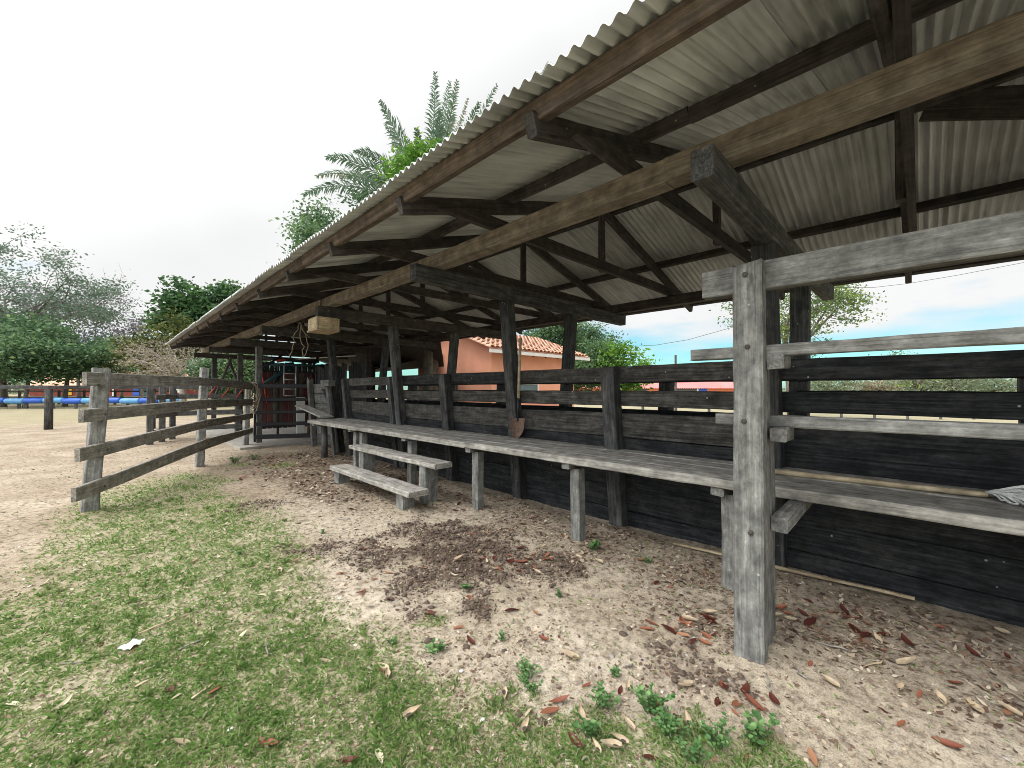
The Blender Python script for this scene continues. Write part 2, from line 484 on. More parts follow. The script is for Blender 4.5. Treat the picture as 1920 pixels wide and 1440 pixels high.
def sheet_mat():
    m, n, b = new_mat('corrugated_fibre_sheet')
    Nn, Ll = n.nodes.new, n.links.new
    geo = Nn('ShaderNodeNewGeometry')
    at_ = Nn('ShaderNodeAttribute'); at_.attribute_name = 'grain'     # x along slope, y along ridge
    tn = Nn('ShaderNodeAttribute'); tn.attribute_name = 'tint'
    n1 = Nn('ShaderNodeTexNoise'); n1.inputs['Scale'].default_value = 2.2; n1.inputs['Detail'].default_value = 6
    mp = Nn('ShaderNodeMapping'); mp.inputs['Scale'].default_value = (1.4, 26, 1)
    n2 = Nn('ShaderNodeTexNoise'); n2.inputs['Scale'].default_value = 1; n2.inputs['Detail'].default_value = 5
    n3 = Nn('ShaderNodeTexVoronoi'); n3.inputs['Scale'].default_value = 24
    n5 = Nn('ShaderNodeTexNoise'); n5.inputs['Scale'].default_value = 5
    Ll(geo.outputs['Position'], n1.inputs['Vector']); Ll(at_.outputs['Vector'], mp.inputs['Vector']); Ll(mp.outputs[0], n2.inputs['Vector'])
    mp3 = Nn('ShaderNodeMapping'); mp3.inputs['Scale'].default_value = (1, 2.2, 1)
    Ll(at_.outputs['Vector'], mp3.inputs['Vector']); Ll(mp3.outputs[0], n3.inputs['Vector']); Ll(geo.outputs['Position'], n5.inputs['Vector'])
    r1 = ramp(n, [(.3, (.40, .425, .435)), (.5, (.50, .53, .545)), (.72, (.59, .615, .625))])
    Ll(n1.outputs['Fac'], r1.inputs['Fac'])
    r2 = ramp(n, [(.3, (.52, .51, .49)), (.5, (.98, .98, .96)), (.7, (1.2, 1.2, 1.19))])
    Ll(n2.outputs['Fac'], r2.inputs['Fac'])
    mx = Nn('ShaderNodeMix'); mx.data_type = 'RGBA'; mx.blend_type = 'MULTIPLY'; mx.inputs['Factor'].default_value = .8
    Ll(r1.outputs['Color'], mx.inputs['A']); Ll(r2.outputs['Color'], mx.inputs['B'])
    # black mould flecks
    r3 = ramp(n, [(.055, (1, 1, 1)), (.085, (0, 0, 0))])
    Ll(n3.outputs['Distance'], r3.inputs['Fac'])
    r5 = ramp(n, [(.5, (0, 0, 0)), (.6, (1, 1, 1))]); Ll(n5.outputs['Fac'], r5.inputs['Fac'])
    mu = Nn('ShaderNodeMath'); mu.operation = 'MULTIPLY'; Ll(r3.outputs['Color'], mu.inputs[0]); Ll(r5.outputs['Color'], mu.inputs[1])
    mx2 = Nn('ShaderNodeMix'); mx2.data_type = 'RGBA'; Ll(mu.outputs[0], mx2.inputs['Factor']); Ll(mx.outputs['Result'], mx2.inputs['A']); mx2.inputs['B'].default_value = (.05, .05, .045, 1)
    mr_ = Nn('ShaderNodeMapRange'); mr_.inputs['To Min'].default_value = .86; mr_.inputs['To Max'].default_value = 1.14
    Ll(tn.outputs['Fac'], mr_.inputs['Value'])
    vm = Nn('ShaderNodeVectorMath'); vm.operation = 'SCALE'
    Ll(mx2.outputs['Result'], vm.inputs[0]); Ll(mr_.outputs[0], vm.inputs['Scale'])
    Ll(vm.outputs[0], b.inputs['Base Color'])
    b.inputs['Roughness'].default_value = .5
    b.inputs['Specular IOR Level'].default_value = .6
    return m
M_SHEET = sheet_mat()
M_SHEET_BROWN = plain('brown_roof_boards', (.20, .16, .13), .9, 0, .3, 5)

# ------------------------------------------------------------------ ground
def xr(y): return np.interp(y, [-6, 0, 1.2, 2, 2.8, 4, 6, 8, 9.6, 10.3, 11], [1.9, 1.75, 1.25, 1.05, 1.2, 1.35, 1.5, 1.45, 1.1, .6, .4])
def xl(y): return np.interp(y, [-6, 2, 3.6, 5, 6.8, 8.2, 9.6, 10.2], [-6, -2.6, -1.0, -.5, -.3, -.1, .7, 1.0])

def grass_mask(x, y):
    nx = fbm(x, y, 1.3, 4, 5) - .5
    a = sstep(-.35, .45, np.asarray(x) - xl(y) + nx * 1.1)
    b = sstep(-.25, .35, xr(y) - np.asarray(x) + nx * 1.1)
    c = sstep(10.6, 9.6, y)
    m = a * b * c
    patch = sstep(.30, .55, fbm(x, y, 2.6, 4, 11))
    m = m * (.55 + .45 * patch)
    # weedy spots right of the lawn, near the camera
    for (cx, cy, r_) in ((1.55, 1.05, .28), (1.78, .72, .25), (1.35, 1.25, .3), (2.0, .45, .22), (1.6, 2.35, .16), (2.55, 9.2, .5), (2.0, 9.9, .4)):
        dd = np.hypot(np.asarray(x) - cx, np.asarray(y) - cy)
        m = np.maximum(m, .75 * sstep(r_, r_ * .3, dd + nx * .2))
    # pasture in the distance
    far = sstep(24, 32, np.asarray(y) + nx * 6) * .8
    far2 = sstep(9.5, 13, np.asarray(x) + nx * 3) * .9
    return np.clip(np.maximum(m, np.maximum(far, far2)), 0, 1)

def dung_mask(x, y):
    x = np.asarray(x, float); y = np.asarray(y, float)
    nx = fbm(x, y, 3.2, 5, 31) - .5
    m = np.zeros_like(x)
    for (cx, cy, rx, ry, k) in ((2.25, 2.95, .62, .62, 1), (2.55, 3.75, .45, .5, .9), (1.75, 3.6, .4, .45, .8), (1.55, 4.1, .28, .3, .6),
                                (2.75, 2.3, .3, .35, .8), (2.4, .98, .2, .22, .55), (2.75, 1.0, .2, .25, .5), (1.75, 2.9, .3, .3, .6), (1.55, 6.3, .35, .35, .6)):
        d = np.hypot((x - cx) / rx, (y - cy) / ry)
        m = np.maximum(m, k * sstep(1.35, .45, d + nx * 2.2))
    hole = sstep(.36, .56, fbm(x, y, 7.0, 4, 37))
    return m * (.5 + .5 * hole)

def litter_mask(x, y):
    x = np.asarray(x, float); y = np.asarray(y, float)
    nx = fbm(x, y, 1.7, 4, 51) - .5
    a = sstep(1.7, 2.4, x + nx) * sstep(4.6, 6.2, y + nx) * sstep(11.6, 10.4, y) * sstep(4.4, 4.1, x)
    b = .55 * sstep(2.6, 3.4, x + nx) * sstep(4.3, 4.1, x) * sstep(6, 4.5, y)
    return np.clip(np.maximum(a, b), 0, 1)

def yard_mask(x, y):
    x = np.asarray(x, float); y = np.asarray(y, float)
    nx = fbm(x, y, .8, 4, 61) - .5
    return sstep(3.6, 5.6, y - x * 1.0 + nx * 3) * (.6 + .8 * sstep(.3, .65, fbm(x, y, 1.6, 4, 62)))

FEET = [(2.61, .695), (2.80, .715), (3.44, 1.05), (3.44, 2.49), (3.44, 4.06), (3.44, 5.66), (3.44, 7.4), (3.55, 9.55), (-.08, 7.5), (1.38, 10.12), (2.75, 12.9),
        (2.8, 4.74), (3.16, 4.78), (2.82, 6.8), (4.05, 2.45), (4.05, 4.0), (4.05, 5.6), (4.05, 7.1), (-1.5, 23.9)]
def ground_z(x, y):
    x = np.asarray(x, float); y = np.asarray(y, float)
    r = np.hypot(x, y)
    fade = sstep(60, 20, r)
    z = (fbm(x, y, .7, 3, 3) - .5) * .035 * fade
    z = z + (fbm(x, y, 5.5, 4, 71) - .5) * .028 * sstep(22, 9, r)
    z = z + (fbm(x, y, 24, 3, 77) - .5) * .014 * sstep(9, 4, r)
    z = z + dung_mask(x, y) * (.012 + .05 * (fbm(x, y, 15, 3, 91) - .38)) * sstep(14, 8, r)
    for (fx, fy) in FEET:          # soil heaped a little round each foot
        dd = np.hypot(x - fx, y - fy)
        z = z + .026 * sstep(.26, .06, dd + .10 * (fbm(x, y, 8, 2, 17) - .5))
    # sandy mound round the foot of the slip-rail post
    z = z - .006 + .02 * sstep(.5, .1, np.hypot(x - 2.6, y - .7))
    return z

def build_ground():
    rs = np.concatenate([[0.0], np.geomspace(.5, 30, 330), np.geomspace(31, 9000, 60)])
    # finer angular steps in front of the camera
    ang = np.concatenate([np.linspace(R(45 - 62), R(45 + 62), 560), np.linspace(R(45 + 62), R(45 + 298), 90)[1:-1]])
    A, RR = np.meshgrid(ang, rs[1:])
    x = RR * np.cos(A); y = RR * np.sin(A)
    n = len(ang)
    z = ground_z(x, y)
    v = np.stack([x.ravel(), y.ravel(), z.ravel()], 1)
    v = np.concatenate([[[0, 0, float(ground_z(0., 0.))]], v])
    i, j = np.meshgrid(np.arange(len(rs) - 2), np.arange(n), indexing='ij')
    j2 = (j + 1) % n
    q = np.stack([1 + i * n + j, 1 + (i + 1) * n + j, 1 + (i + 1) * n + j2, 1 + i * n + j2], -1).reshape(-1, 4)
    f = q.tolist() + [(0, 1 + k, 1 + (k + 1) % n) for k in range(n)]
    me = bpy.data.meshes.new('ground')
    me.from_pydata(v.tolist(), [], f)
    for nm, fn in (('grassy', grass_mask), ('dungy', dung_mask), ('leafy', litter_mask), ('yard', yard_mask)):
        a_ = me.attributes.new(nm, 'FLOAT', 'POINT')
        a_.data.foreach_set('value', fn(v[:, 0], v[:, 1]).astype(np.float32))
    me.polygons.foreach_set('use_smooth', [True] * len(me.polygons))
    m, nn, b = new_mat('sandy_ground')
    Nn, Ll = nn.nodes.new, nn.links.new
    geo = Nn('ShaderNodeNewGeometry')
    def noise(s, d=6, rg=.6):
        q = Nn('ShaderNodeTexNoise'); q.inputs['Scale'].default_value = s; q.inputs['Detail'].default_value = d; q.inputs['Roughness'].default_value = rg
        Ll(geo.outputs['Position'], q.inputs['Vector']); return q
    def attr(s):
        q = Nn('ShaderNodeAttribute'); q.attribute_name = s; return q
    def mix(fac, a, bb, mode='MIX'):
        q = Nn('ShaderNodeMix'); q.data_type = 'RGBA'; q.blend_type = mode
        for s, val in (('Factor', fac), ('A', a), ('B', bb)):
            if isinstance(val, (tuple, float, int)):
                q.inputs[s].default_value = (*val, 1) if isinstance(val, tuple) else val
            else: Ll(val, q.inputs[s])
        return q.outputs['Result']
    n1 = noise(1.1, 5); n2 = noise(17, 8, .7); n3 = noise(120, 4, .7); n4 = noise(.12, 4)
    sand = ramp(nn, [(.30, (.335, .28, .21)), (.5, (.445, .38, .298)), (.7, (.53, .465, .375))])
    Ll(n1.outputs['Fac'], sand.inputs['Fac'])
    sp = ramp(nn, [(.34, (.30, .28, .26)), (.50, (.95, .95, .95)), (.70, (1.28, 1.28, 1.27))])
    Ll(n2.outputs['Fac'], sp.inputs['Fac'])
    c = mix(.85, sand.outputs['Color'], sp.outputs['Color'], 'MULTIPLY')
    s3 = ramp(nn, [(.33, (.42, .40, .37)), (.5, (1, 1, 1)), (.68, (1.3, 1.3, 1.3))])
    Ll(n3.outputs['Fac'], s3.inputs['Fac'])
    c = mix(.8, c, s3.outputs['Color'], 'MULTIPLY')
    yd = attr('yard')
    c = mix(yd.outputs['Fac'], c, mix(1.0, c, (.80, .765, .73), 'MULTIPLY'))
    # darker brown ground in the litter area, beneath the platform and by the steps
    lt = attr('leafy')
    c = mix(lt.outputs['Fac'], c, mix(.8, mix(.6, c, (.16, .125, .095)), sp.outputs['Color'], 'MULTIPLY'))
    gr = ramp(nn, [(.3, (.19, .185, .10)), (.5, (.29, .27, .16)), (.7, (.40, .35, .24))])
    Ll(n2.outputs['Fac'], gr.inputs['Fac'])
    gm = attr('grassy')
    gf = Nn('ShaderNodeMath'); gf.operation = 'MULTIPLY'; gf.inputs[1].default_value = .78; Ll(gm.outputs['Fac'], gf.inputs[0])
    c = mix(gf.outputs[0], c, gr.outputs['Color'])
    du = ramp(nn, [(.35, (.06, .042, .032)), (.55, (.125, .09, .07)), (.75, (.21, .16, .125))])
    Ll(n2.outputs['Fac'], du.inputs['Fac'])
    c = mix(attr('dungy').outputs['Fac'], c, du.outputs['Color'])
    Ll(c, b.inputs['Base Color'])
    b.inputs['Roughness'].default_value = .95
    b.inputs['Specular IOR Level'].default_value = .1
    bp = Nn('ShaderNodeBump'); bp.inputs['Strength'].default_value = .7; bp.inputs['Distance'].default_value = .012
    ad = Nn('ShaderNodeMath'); ad.operation = 'ADD'; Ll(n2.outputs['Fac'], ad.inputs[0])
    m3 = Nn('ShaderNodeMath'); m3.operation = 'MULTIPLY'; m3.inputs[1].default_value = .4; Ll(n3.outputs['Fac'], m3.inputs[0]); Ll(m3.outputs[0], ad.inputs[1])
    Ll(ad.outputs[0], bp.inputs['Height']); Ll(bp.outputs[0], b.inputs['Normal'])
    me.materials.append(m)
    o = bpy.data.objects.new('ground', me); col.objects.link(o)
    tag(o, 'pale sandy farmyard ground with thin grass and dung', kind='structure')
build_ground()
def gz(x, y): return float(ground_z(np.array([x]), np.array([y]))[0])

# distant hills on the right
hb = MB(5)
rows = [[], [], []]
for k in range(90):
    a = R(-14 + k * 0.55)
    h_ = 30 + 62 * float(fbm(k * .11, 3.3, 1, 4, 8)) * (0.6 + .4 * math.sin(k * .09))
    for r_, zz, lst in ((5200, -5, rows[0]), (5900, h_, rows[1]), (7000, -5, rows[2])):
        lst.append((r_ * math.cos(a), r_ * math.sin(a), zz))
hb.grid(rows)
o = hb.build('hills', plain('hill_haze_blue', (.16, .27, .30), .95, 0, .15, .002), smooth=True)  # distance haze is put into the bluish hill colour
tag(o, 'low forested hills on the horizon, haze blue put into their colour', kind='structure')

# concrete pad at the handling end of the shed
cb = MB(6)
cb.beam((4.05, 12.35, .0), (4.05, 19.2, .0), 3.1, .09, warp=0, jit=.004, seg=20)
o = cb.build('concrete_pad', M_CONC)
tag(o, 'worn concrete pad under the far end of the shed', kind='structure')

# ------------------------------------------------------------------ the open shed
Y_END = 19.3
Y_NEAR = -4.2
shed = thing('cattle_shed', 'long open timber shed with grey corrugated gable roof on dark wooden trusses', 'shed', (4.7, 8, 0))
SL = .305
Z_E = 3.19

def roof_z(x):
    return (Z_E + SL * (x - 1.73)) if x <= 4.7 else (Z_E + SL * (7.67 - x))

def roof_slope(name, side, seed):
    rng = random.Random(seed)
    P = .0785; AMP = .0165; TH = .006
    x_eave, x_ridge = (1.555, 4.74) if side < 0 else (7.845, 4.66)
    cov = P * 10            # one sheet covers ten waves and laps one more
    V = []; Fc = []; G = []; T = []
    y = Y_NEAR; k = 0
    ns = 7
    while y < Y_END - .05:
        y1 = min(y + cov + P * 1.0, Y_END + .02)
        tn = rng.uniform(0, 1)
        lift = .0065 * (k % 2)
        sl = rng.uniform(-.012, .012)
        e_off = rng.uniform(-.014, .014)
        ny = max(8, int(round((y1 - y) / P * 8)))
        ys = np.linspace(y, y1, ny + 1)
        base = len(V)
        for layer in (0, 1):
            for i in range(ns + 1):
                s = i / ns
                x = (x_eave + e_off) + (x_ridge - x_eave - e_off) * s
                zc = Z_E + SL * ((x - 1.73) if side < 0 else (7.67 - x)) + AMP - .001 + lift + layer * TH
                for yy in ys:
                    z = zc + AMP * math.cos(2 * math.pi * (yy - Y_NEAR) / P) + sl * (s - .5) * .3
                    V.append((x, yy, z)); G.append((x * 1.045 + k * 3.7, yy, .0)); T.append(tn)
        m = ny + 1
        lay = (ns + 1) * m
        for i in range(ns):
            for j in range(ny):
                a = base + i * m + j
                Fc.append((a, a + 1, a + 1 + m, a + m) if side < 0 else (a, a + m, a + m + 1, a + 1))
                a += lay
                Fc.append((a, a + m, a + m + 1, a + 1) if side < 0 else (a, a + 1, a + 1 + m, a + m))
        for j in range(ny):
            a = base + j; Fc.append((a, a + lay, a + lay + 1, a + 1))
        for i in range(ns):
            for e in (0, ny):
                a = base + i * m + e; Fc.append((a, a + m, a + m + lay, a + lay))
        y += cov; k += 1
    return mesh_obj(name, V, Fc, M_SHEET, shed, G, T, smooth=False)
for s_, sd in ((-1, 11), (1, 12)):
    o = roof_slope('roof_slope', s_, sd)
    try:
        o.data.polygons.foreach_set('use_smooth', [True] * len(o.data.polygons))
        o.data.set_sharp_from_angle(angle=R(50))
    except Exception:
        pass

# purlins
MBq = lambda s: MB(s)
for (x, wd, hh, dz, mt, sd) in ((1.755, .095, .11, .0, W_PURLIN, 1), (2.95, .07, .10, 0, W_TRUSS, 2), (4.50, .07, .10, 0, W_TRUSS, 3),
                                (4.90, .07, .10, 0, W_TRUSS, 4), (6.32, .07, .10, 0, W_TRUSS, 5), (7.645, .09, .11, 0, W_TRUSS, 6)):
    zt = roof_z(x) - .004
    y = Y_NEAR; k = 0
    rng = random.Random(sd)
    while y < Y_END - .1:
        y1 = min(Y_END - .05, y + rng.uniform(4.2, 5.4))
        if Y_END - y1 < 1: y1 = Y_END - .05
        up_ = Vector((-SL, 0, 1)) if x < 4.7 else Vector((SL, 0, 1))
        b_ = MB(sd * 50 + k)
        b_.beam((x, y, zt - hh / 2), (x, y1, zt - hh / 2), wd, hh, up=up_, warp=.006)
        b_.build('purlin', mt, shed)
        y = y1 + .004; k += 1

# trusses
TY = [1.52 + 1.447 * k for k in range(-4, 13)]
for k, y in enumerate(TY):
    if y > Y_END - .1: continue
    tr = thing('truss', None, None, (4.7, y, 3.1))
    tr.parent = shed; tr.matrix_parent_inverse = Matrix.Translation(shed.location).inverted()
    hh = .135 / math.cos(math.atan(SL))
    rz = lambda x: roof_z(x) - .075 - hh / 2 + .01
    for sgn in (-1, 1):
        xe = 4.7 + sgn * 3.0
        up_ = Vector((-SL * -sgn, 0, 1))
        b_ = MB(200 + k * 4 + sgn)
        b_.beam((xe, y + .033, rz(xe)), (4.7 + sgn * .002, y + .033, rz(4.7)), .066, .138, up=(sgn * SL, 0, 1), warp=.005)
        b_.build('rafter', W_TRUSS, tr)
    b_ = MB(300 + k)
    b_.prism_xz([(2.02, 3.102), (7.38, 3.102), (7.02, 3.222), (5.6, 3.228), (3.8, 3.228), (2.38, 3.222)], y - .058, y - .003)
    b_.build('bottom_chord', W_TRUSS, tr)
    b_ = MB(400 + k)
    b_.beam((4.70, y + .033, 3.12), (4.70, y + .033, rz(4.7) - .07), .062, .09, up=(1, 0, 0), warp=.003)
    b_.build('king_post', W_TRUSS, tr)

# ridge bracing (plane of the ridge)
for k, (ya, yb, za, zb) in enumerate(((-.05, -1.35, 3.82, 3.25),)):
    b_ = MB(450 + k)
    b_.beam((4.64, ya, za), (4.64, yb, zb), .045, .22)
    b_.build('ridge_brace', W_TRUSS, shed)
b_ = MB(455); b_.beam((4.62, -4, 3.87), (4.62, .13, 3.87), .05, .16); b_.build('ridge_beam', W_TRUSS, shed)

# wall plates (brown on the open side)
for k, (y0, y1, dx) in enumerate(((Y_NEAR, 1.20, 0), (1.206, 7.3, .012), (7.306, 13.4, -.004), (13.406, 19.5, .006))):
    b_ = MB(500 + k); b_.beam((2.72 + dx, y0, 3.02), (2.72 + dx, y1, 3.02), .155, .158, warp=.006, ch=.005, tint=.55)
    b_.build('wall_plate', W_BEAM, shed)
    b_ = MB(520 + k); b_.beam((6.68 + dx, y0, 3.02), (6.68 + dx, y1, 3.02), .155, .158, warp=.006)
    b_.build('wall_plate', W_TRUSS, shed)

# tie beams and the leaning posts of the race that carry them
TIE = [.88, 3.98, 7.10, 10.14, 13.2, 16.32, 19.42, -2.2]
for k, y in enumerate(TIE):
    b_ = MB(540 + k)
    x0 = 2.42 if k != 2 else 2.50
    b_.beam((x0, y, 2.848), (6.95, y, 2.848), .125, .182, warp=.006, ch=.008, tint=.9 if k == 0 else .5)
    b_.build('tie_beam', W_POST if k < 2 else W_TRUSS, shed)
def lean_post(y0, y1, ztop, near, seed, mat, name='post', parent=None, thick=.14):
    xo = lambda z: (4.12 - .10 * z) if near else (5.18 + .10 * z)
    s = 1 if near else -1
    c = lambda z: xo(z) + s * thick / 2
    b_ = MB(seed)
    ym = (y0 + y1) / 2
    b_.beam((c(-.15), ym, -.15), (c(ztop), ym, ztop), (y1 - y0), thick, up=(1, 0, 0.1 if near else -.1), warp=.004, ch=.008)
    return b_.build(name, mat, parent or shed)
for k, y in enumerate(TIE):
    if y > 12: continue
    lean_post(y - .045, y + .125, 2.755, True, 560 + k, W_POST)
    lean_post(y - .045, y + .125, 2.755, False, 580 + k, W_POST)
for k, (x, y, mt) in enumerate(((3.13, 13.3, W_MID), (3.30, 16.42, W_MID), (3.05, 19.42, W_POST), (6.3, 13.2, W_TRUSS), (6.3, 16.3, W_TRUSS), (6.3, 19.4, W_TRUSS))):
    b_ = MB(600 + k); b_.beam((x, y, -.1), (x, y, 2.755 if k != 0 else 2.93), .17, .15, up=(1, 0, 0)); b_.build('post', mt, shed)
for k, (p0, p1) in enumerate((((3.05, 19.3, 1.2), (3.2, 17.2, 2.7)), ((3.3, 16.5, 1.6), (3.3, 18.2, 2.7)))):
    b_ = MB(610 + k); b_.beam(p0, p1, .08, .08); b_.build('knee_brace', W_TRUSS, shed)

# ------------------------------------------------------------------ cattle race (two leaning plank walls)
def race_wall(near, seed, label):
    rw = thing('cattle_race_wall', label, 'plank wall', (4.2 if near else 5.1, 4, 0))
    xo = lambda z: (4.26 - .10 * z) if near else (5.04 + .10 * z)
    s = 1 if near else -1
    rows_ = [(1.637, 1.808), (1.362, 1.53), (1.005, 1.276), (.72, 1.000), (.44, .715), (.165, .435), (-.06, .16)]
    joints = [[-4.0, .93, 4.02, 7.14, 9.55], [-4.0, 2.45, 5.6, 9.55]]
    k = 0
    for i, (z0, z1) in enumerate(rows_):
        js = joints[0]
        for a, b in zip(js[:-1], js[1:]):
            zc = (z0 + z1) / 2
            c = xo(zc) + s * .02
            rng = random.Random(seed + i * 31 + k)
            b_ = MB(seed + i * 31 + k)
            dz0, dz1 = rng.uniform(-.006, .006), rng.uniform(-.006, .006)
            b_.beam((c, a + .004, zc + dz0), (c, b - .004, zc + dz1), .042, (z1 - z0), up=(-.1 if near else .1, 0, 1), warp=.007, ch=.006, tint=rng.uniform(.1, .75))
            b_.build('board', W_OLD if (i < 3 and near and a > 0 and rng.random() < .85) else W_BLACK, rw); k += 1
    return rw
near_wall = race_wall(True, 700, 'blackened plank wall of the cattle race standing behind the long platform')
far_wall = race_wall(False, 900, 'dark far plank wall of the cattle race, seen through the gaps of the nearer one')
for k, y in enumerate((2.38, 5.52, 7.33, 9.50, -.72)):
    lean_post(y, y + (.17 if k < 2 else .13), 1.80, True, 1100 + k, W_POST, 'post', near_wall)
for k, y in enumerate((2.30, 5.45, 8.6, -.72)):
    lean_post(y, y + .16, 1.80, False, 1120 + k, W_POST, 'post', far_wall)
for o, y in ((near_wall, 9.9),):
    for k, (dx, dy) in enumerate(((-.06, -.02), (-.02, .12), (.02, .24))):
        b_ = MB(1140 + k); b_.beam((3.98 + dx, y + dy, 0), (3.85 + dx, y + dy + .1, 1.62), .09, .07, up=(1, 0, 0)); b_.build('stake', W_MID, o)
    b_ = MB(1145); b_.beam((3.78, 9.72, 1.70), (3.78, 10.22, 1.70), .16, .15); b_.build('block', W_MID, o)

# boarded panel that closes the race at its far end, with a diagonal brace
pn = thing('boarded_gate', 'weathered grey boarded gate with a diagonal brace at the far end of the platform', 'gate', (4.15, 10.9, 0))
for k in range(6):
    z0 = .10 + k * .272
    b_ = MB(1150 + k); b_.beam((4.20 - .02 * k, 10.12, z0 + .13), (4.20 - .02 * k, 11.75, z0 + .10), .04, .26, up=(-.1, 0, 1), warp=.006); b_.build('board', W_MID, pn)
b_ = MB(1160); b_.beam((4.08, 10.2, .75), (4.02, 10.85, 1.55), .035, .11, up=(-1, 0, 0)); b_.build('brace', W_POST, pn)
b_ = MB(1161); b_.beam((4.13, 11.82, -.1), (4.0, 11.82, 1.82), .13, .12, up=(1, 0, 0)); b_.build('post', W_MID, pn)

# ------------------------------------------------------------------ long platform (working bench)
bench = thing('long_platform', 'long grey plank platform on short legs running along the race wall', 'platform', (3.7, 4, 0))
BZ = .882
for a, b, dz in ((-4.0, .862, .0), (.868, 4.155, -.004), (4.16, 7.36, -.012), (7.365, 9.83, -.02)):
    xs = [3.28, 3.52, 3.745, 3.96, 4.155]
    for i in range(4):
        rng = random.Random(int(a * 100) + i)
        b_ = MB(1200 + int(a * 10) + i * 7)
        x0, x1 = xs[i] + .003, xs[i + 1] - .003
        y0 = a + (rng.uniform(0, .02) if i else 0); y1 = b + (0.03 * i if b > 9 else 0)
        b_.beam(((x0 + x1) / 2, y0, BZ - .037 + dz + rng.uniform(-.002, .002)), ((x0 + x1) / 2, y1, BZ - .037 + dz + rng.uniform(-.002, .002)), x1 - x0, .074, warp=.003, ch=.008, seg=26, tint=rng.uniform(.3, .7))
        b_.build('plank', W_BENCH, bench)
for k, y in enumerate((-2.3, -.72, 1.05, 2.49, 4.06, 5.66, 7.35, 7.62)):
    b_ = MB(1300 + k); b_.beam((3.44, y, -.08), (3.44, y, .745), .11, .115, up=(1, 0, 0), ch=.008, tint=.6); b_.build('leg', W_GREY, bench)
    if k < 6 or k == 7:
        b_ = MB(1320 + k); b_.beam((3.315, y + .06, .772), (4.06, y + .06, .772), .10, .06, tint=.6); b_.build('bearer', W_GREY, bench)
b_ = MB(1340); b_.tube([(3.55, 9.55, -.08), (3.55, 9.55, .4), (3.54, 9.55, .80)], [.075, .07, .068], 10); b_.build('leg', W_MID, bench, smooth=True)
b_ = MB(1341); b_.beam((3.3, 9.55, .772), (4.06, 9.55, .772), .10, .06, tint=.6); b_.build('bearer', W_GREY, bench)
# loose board off its end
b_ = MB(1350); b_.beam((3.66, 9.72, .915), (3.84, 12.0, 1.10), .30, .035, seg=10, tint=.95)
tag(b_.build('loose_board', W_BENCH), 'pale loose board sloping up beyond the far end of the platform', 'board')

# two step benches
def step_bench(label, x0, x1, y0, y1, top, th, legs, seed):
    t = thing('step_bench', label, 'step', ((x0 + x1) / 2, (y0 + y1) / 2, 0))
    b_ = MB(seed); b_.beam(((x0 + x1) / 2, y0, top - th / 2), ((x0 + x1) / 2, y1, top - th / 2), x1 - x0, th, ch=.01, warp=.004, jit=.003, rough_end=.012, tint=.75); b_.build('tread', W_BENCH, t)
    for k, (ly0, ly1, lx0, lx1) in enumerate(legs):
        b_ = MB(seed + 5 + k); b_.beam(((lx0 + lx1) / 2, (ly0 + ly1) / 2, -.1), ((lx0 + lx1) / 2, (ly0 + ly1) / 2, top - th), ly1 - ly0, lx1 - lx0, up=(1, 0, 0), ch=.007, tint=.6); b_.build('leg', W_GREY, t)
step_bench('low wooden step bench in front of the higher step', 2.66, 2.95, 4.45, 6.92, .285, .07, ((4.66, 4.83, 2.70, 2.88), (6.72, 6.9, 2.72, 2.92)), 1400)
step_bench('higher wooden step bench between the low step and the platform', 3.02, 3.30, 4.42, 7.02, .585, .065, ((4.70, 4.86, 3.06, 3.27), (6.55, 6.72, 3.06, 3.28)), 1420)

# shovel leaning on a post
sh = thing('shovel', 'rusty pointed shovel with a wooden shaft standing on the platform', 'shovel', (3.95, 3.82, BZ))
b_ = MB(1450); b_.tube([(4.00, 3.835, 2.25), (3.99, 3.836, 2.1), (3.975, 3.838, 1.75), (3.965, 3.838, 1.42)], [.021, .02, .02, .022], 10); b_.build('shaft', W_HANDLE, sh, True)
b_ = MB(1451); b_.tube([(3.965, 3.838, 1.43), (3.955, 3.838, 1.30), (3.945, 3.838, 1.12)], [.022, .016, .013], 10); b_.build('socket', M_STEEL, sh, True)
b_ = MB(1452)
for side_ in (0, 1):
    rows = []
    for i in range(9):
        s = i / 8
        hw = .096 * (1 - .10 * s) if s < .55 else .096 * (.945) * (1 - ((s - .55) / .45) ** 1.8 * .82)
        z = 1.165 - .275 * s
        row = []
        for j in range(9):
            u_ = -1 + j / 4
            yy = u_ * hw
            dish = .022 * (u_ * u_) - .012 * s
            lx = Vector((-.7, -.7, 0)).normalized(); sx = Vector((.7, -.7, 0)).normalized()
            p = Vector((3.945 - (1.165 - z) * .12, 3.838, z)) + sx * yy + lx * (dish + .004 * side_)
            row.append(p[:])
        rows.append(row if side_ else row[::-1])
    b_.grid(rows)
b_.build('blade', M_RUST, sh, True)

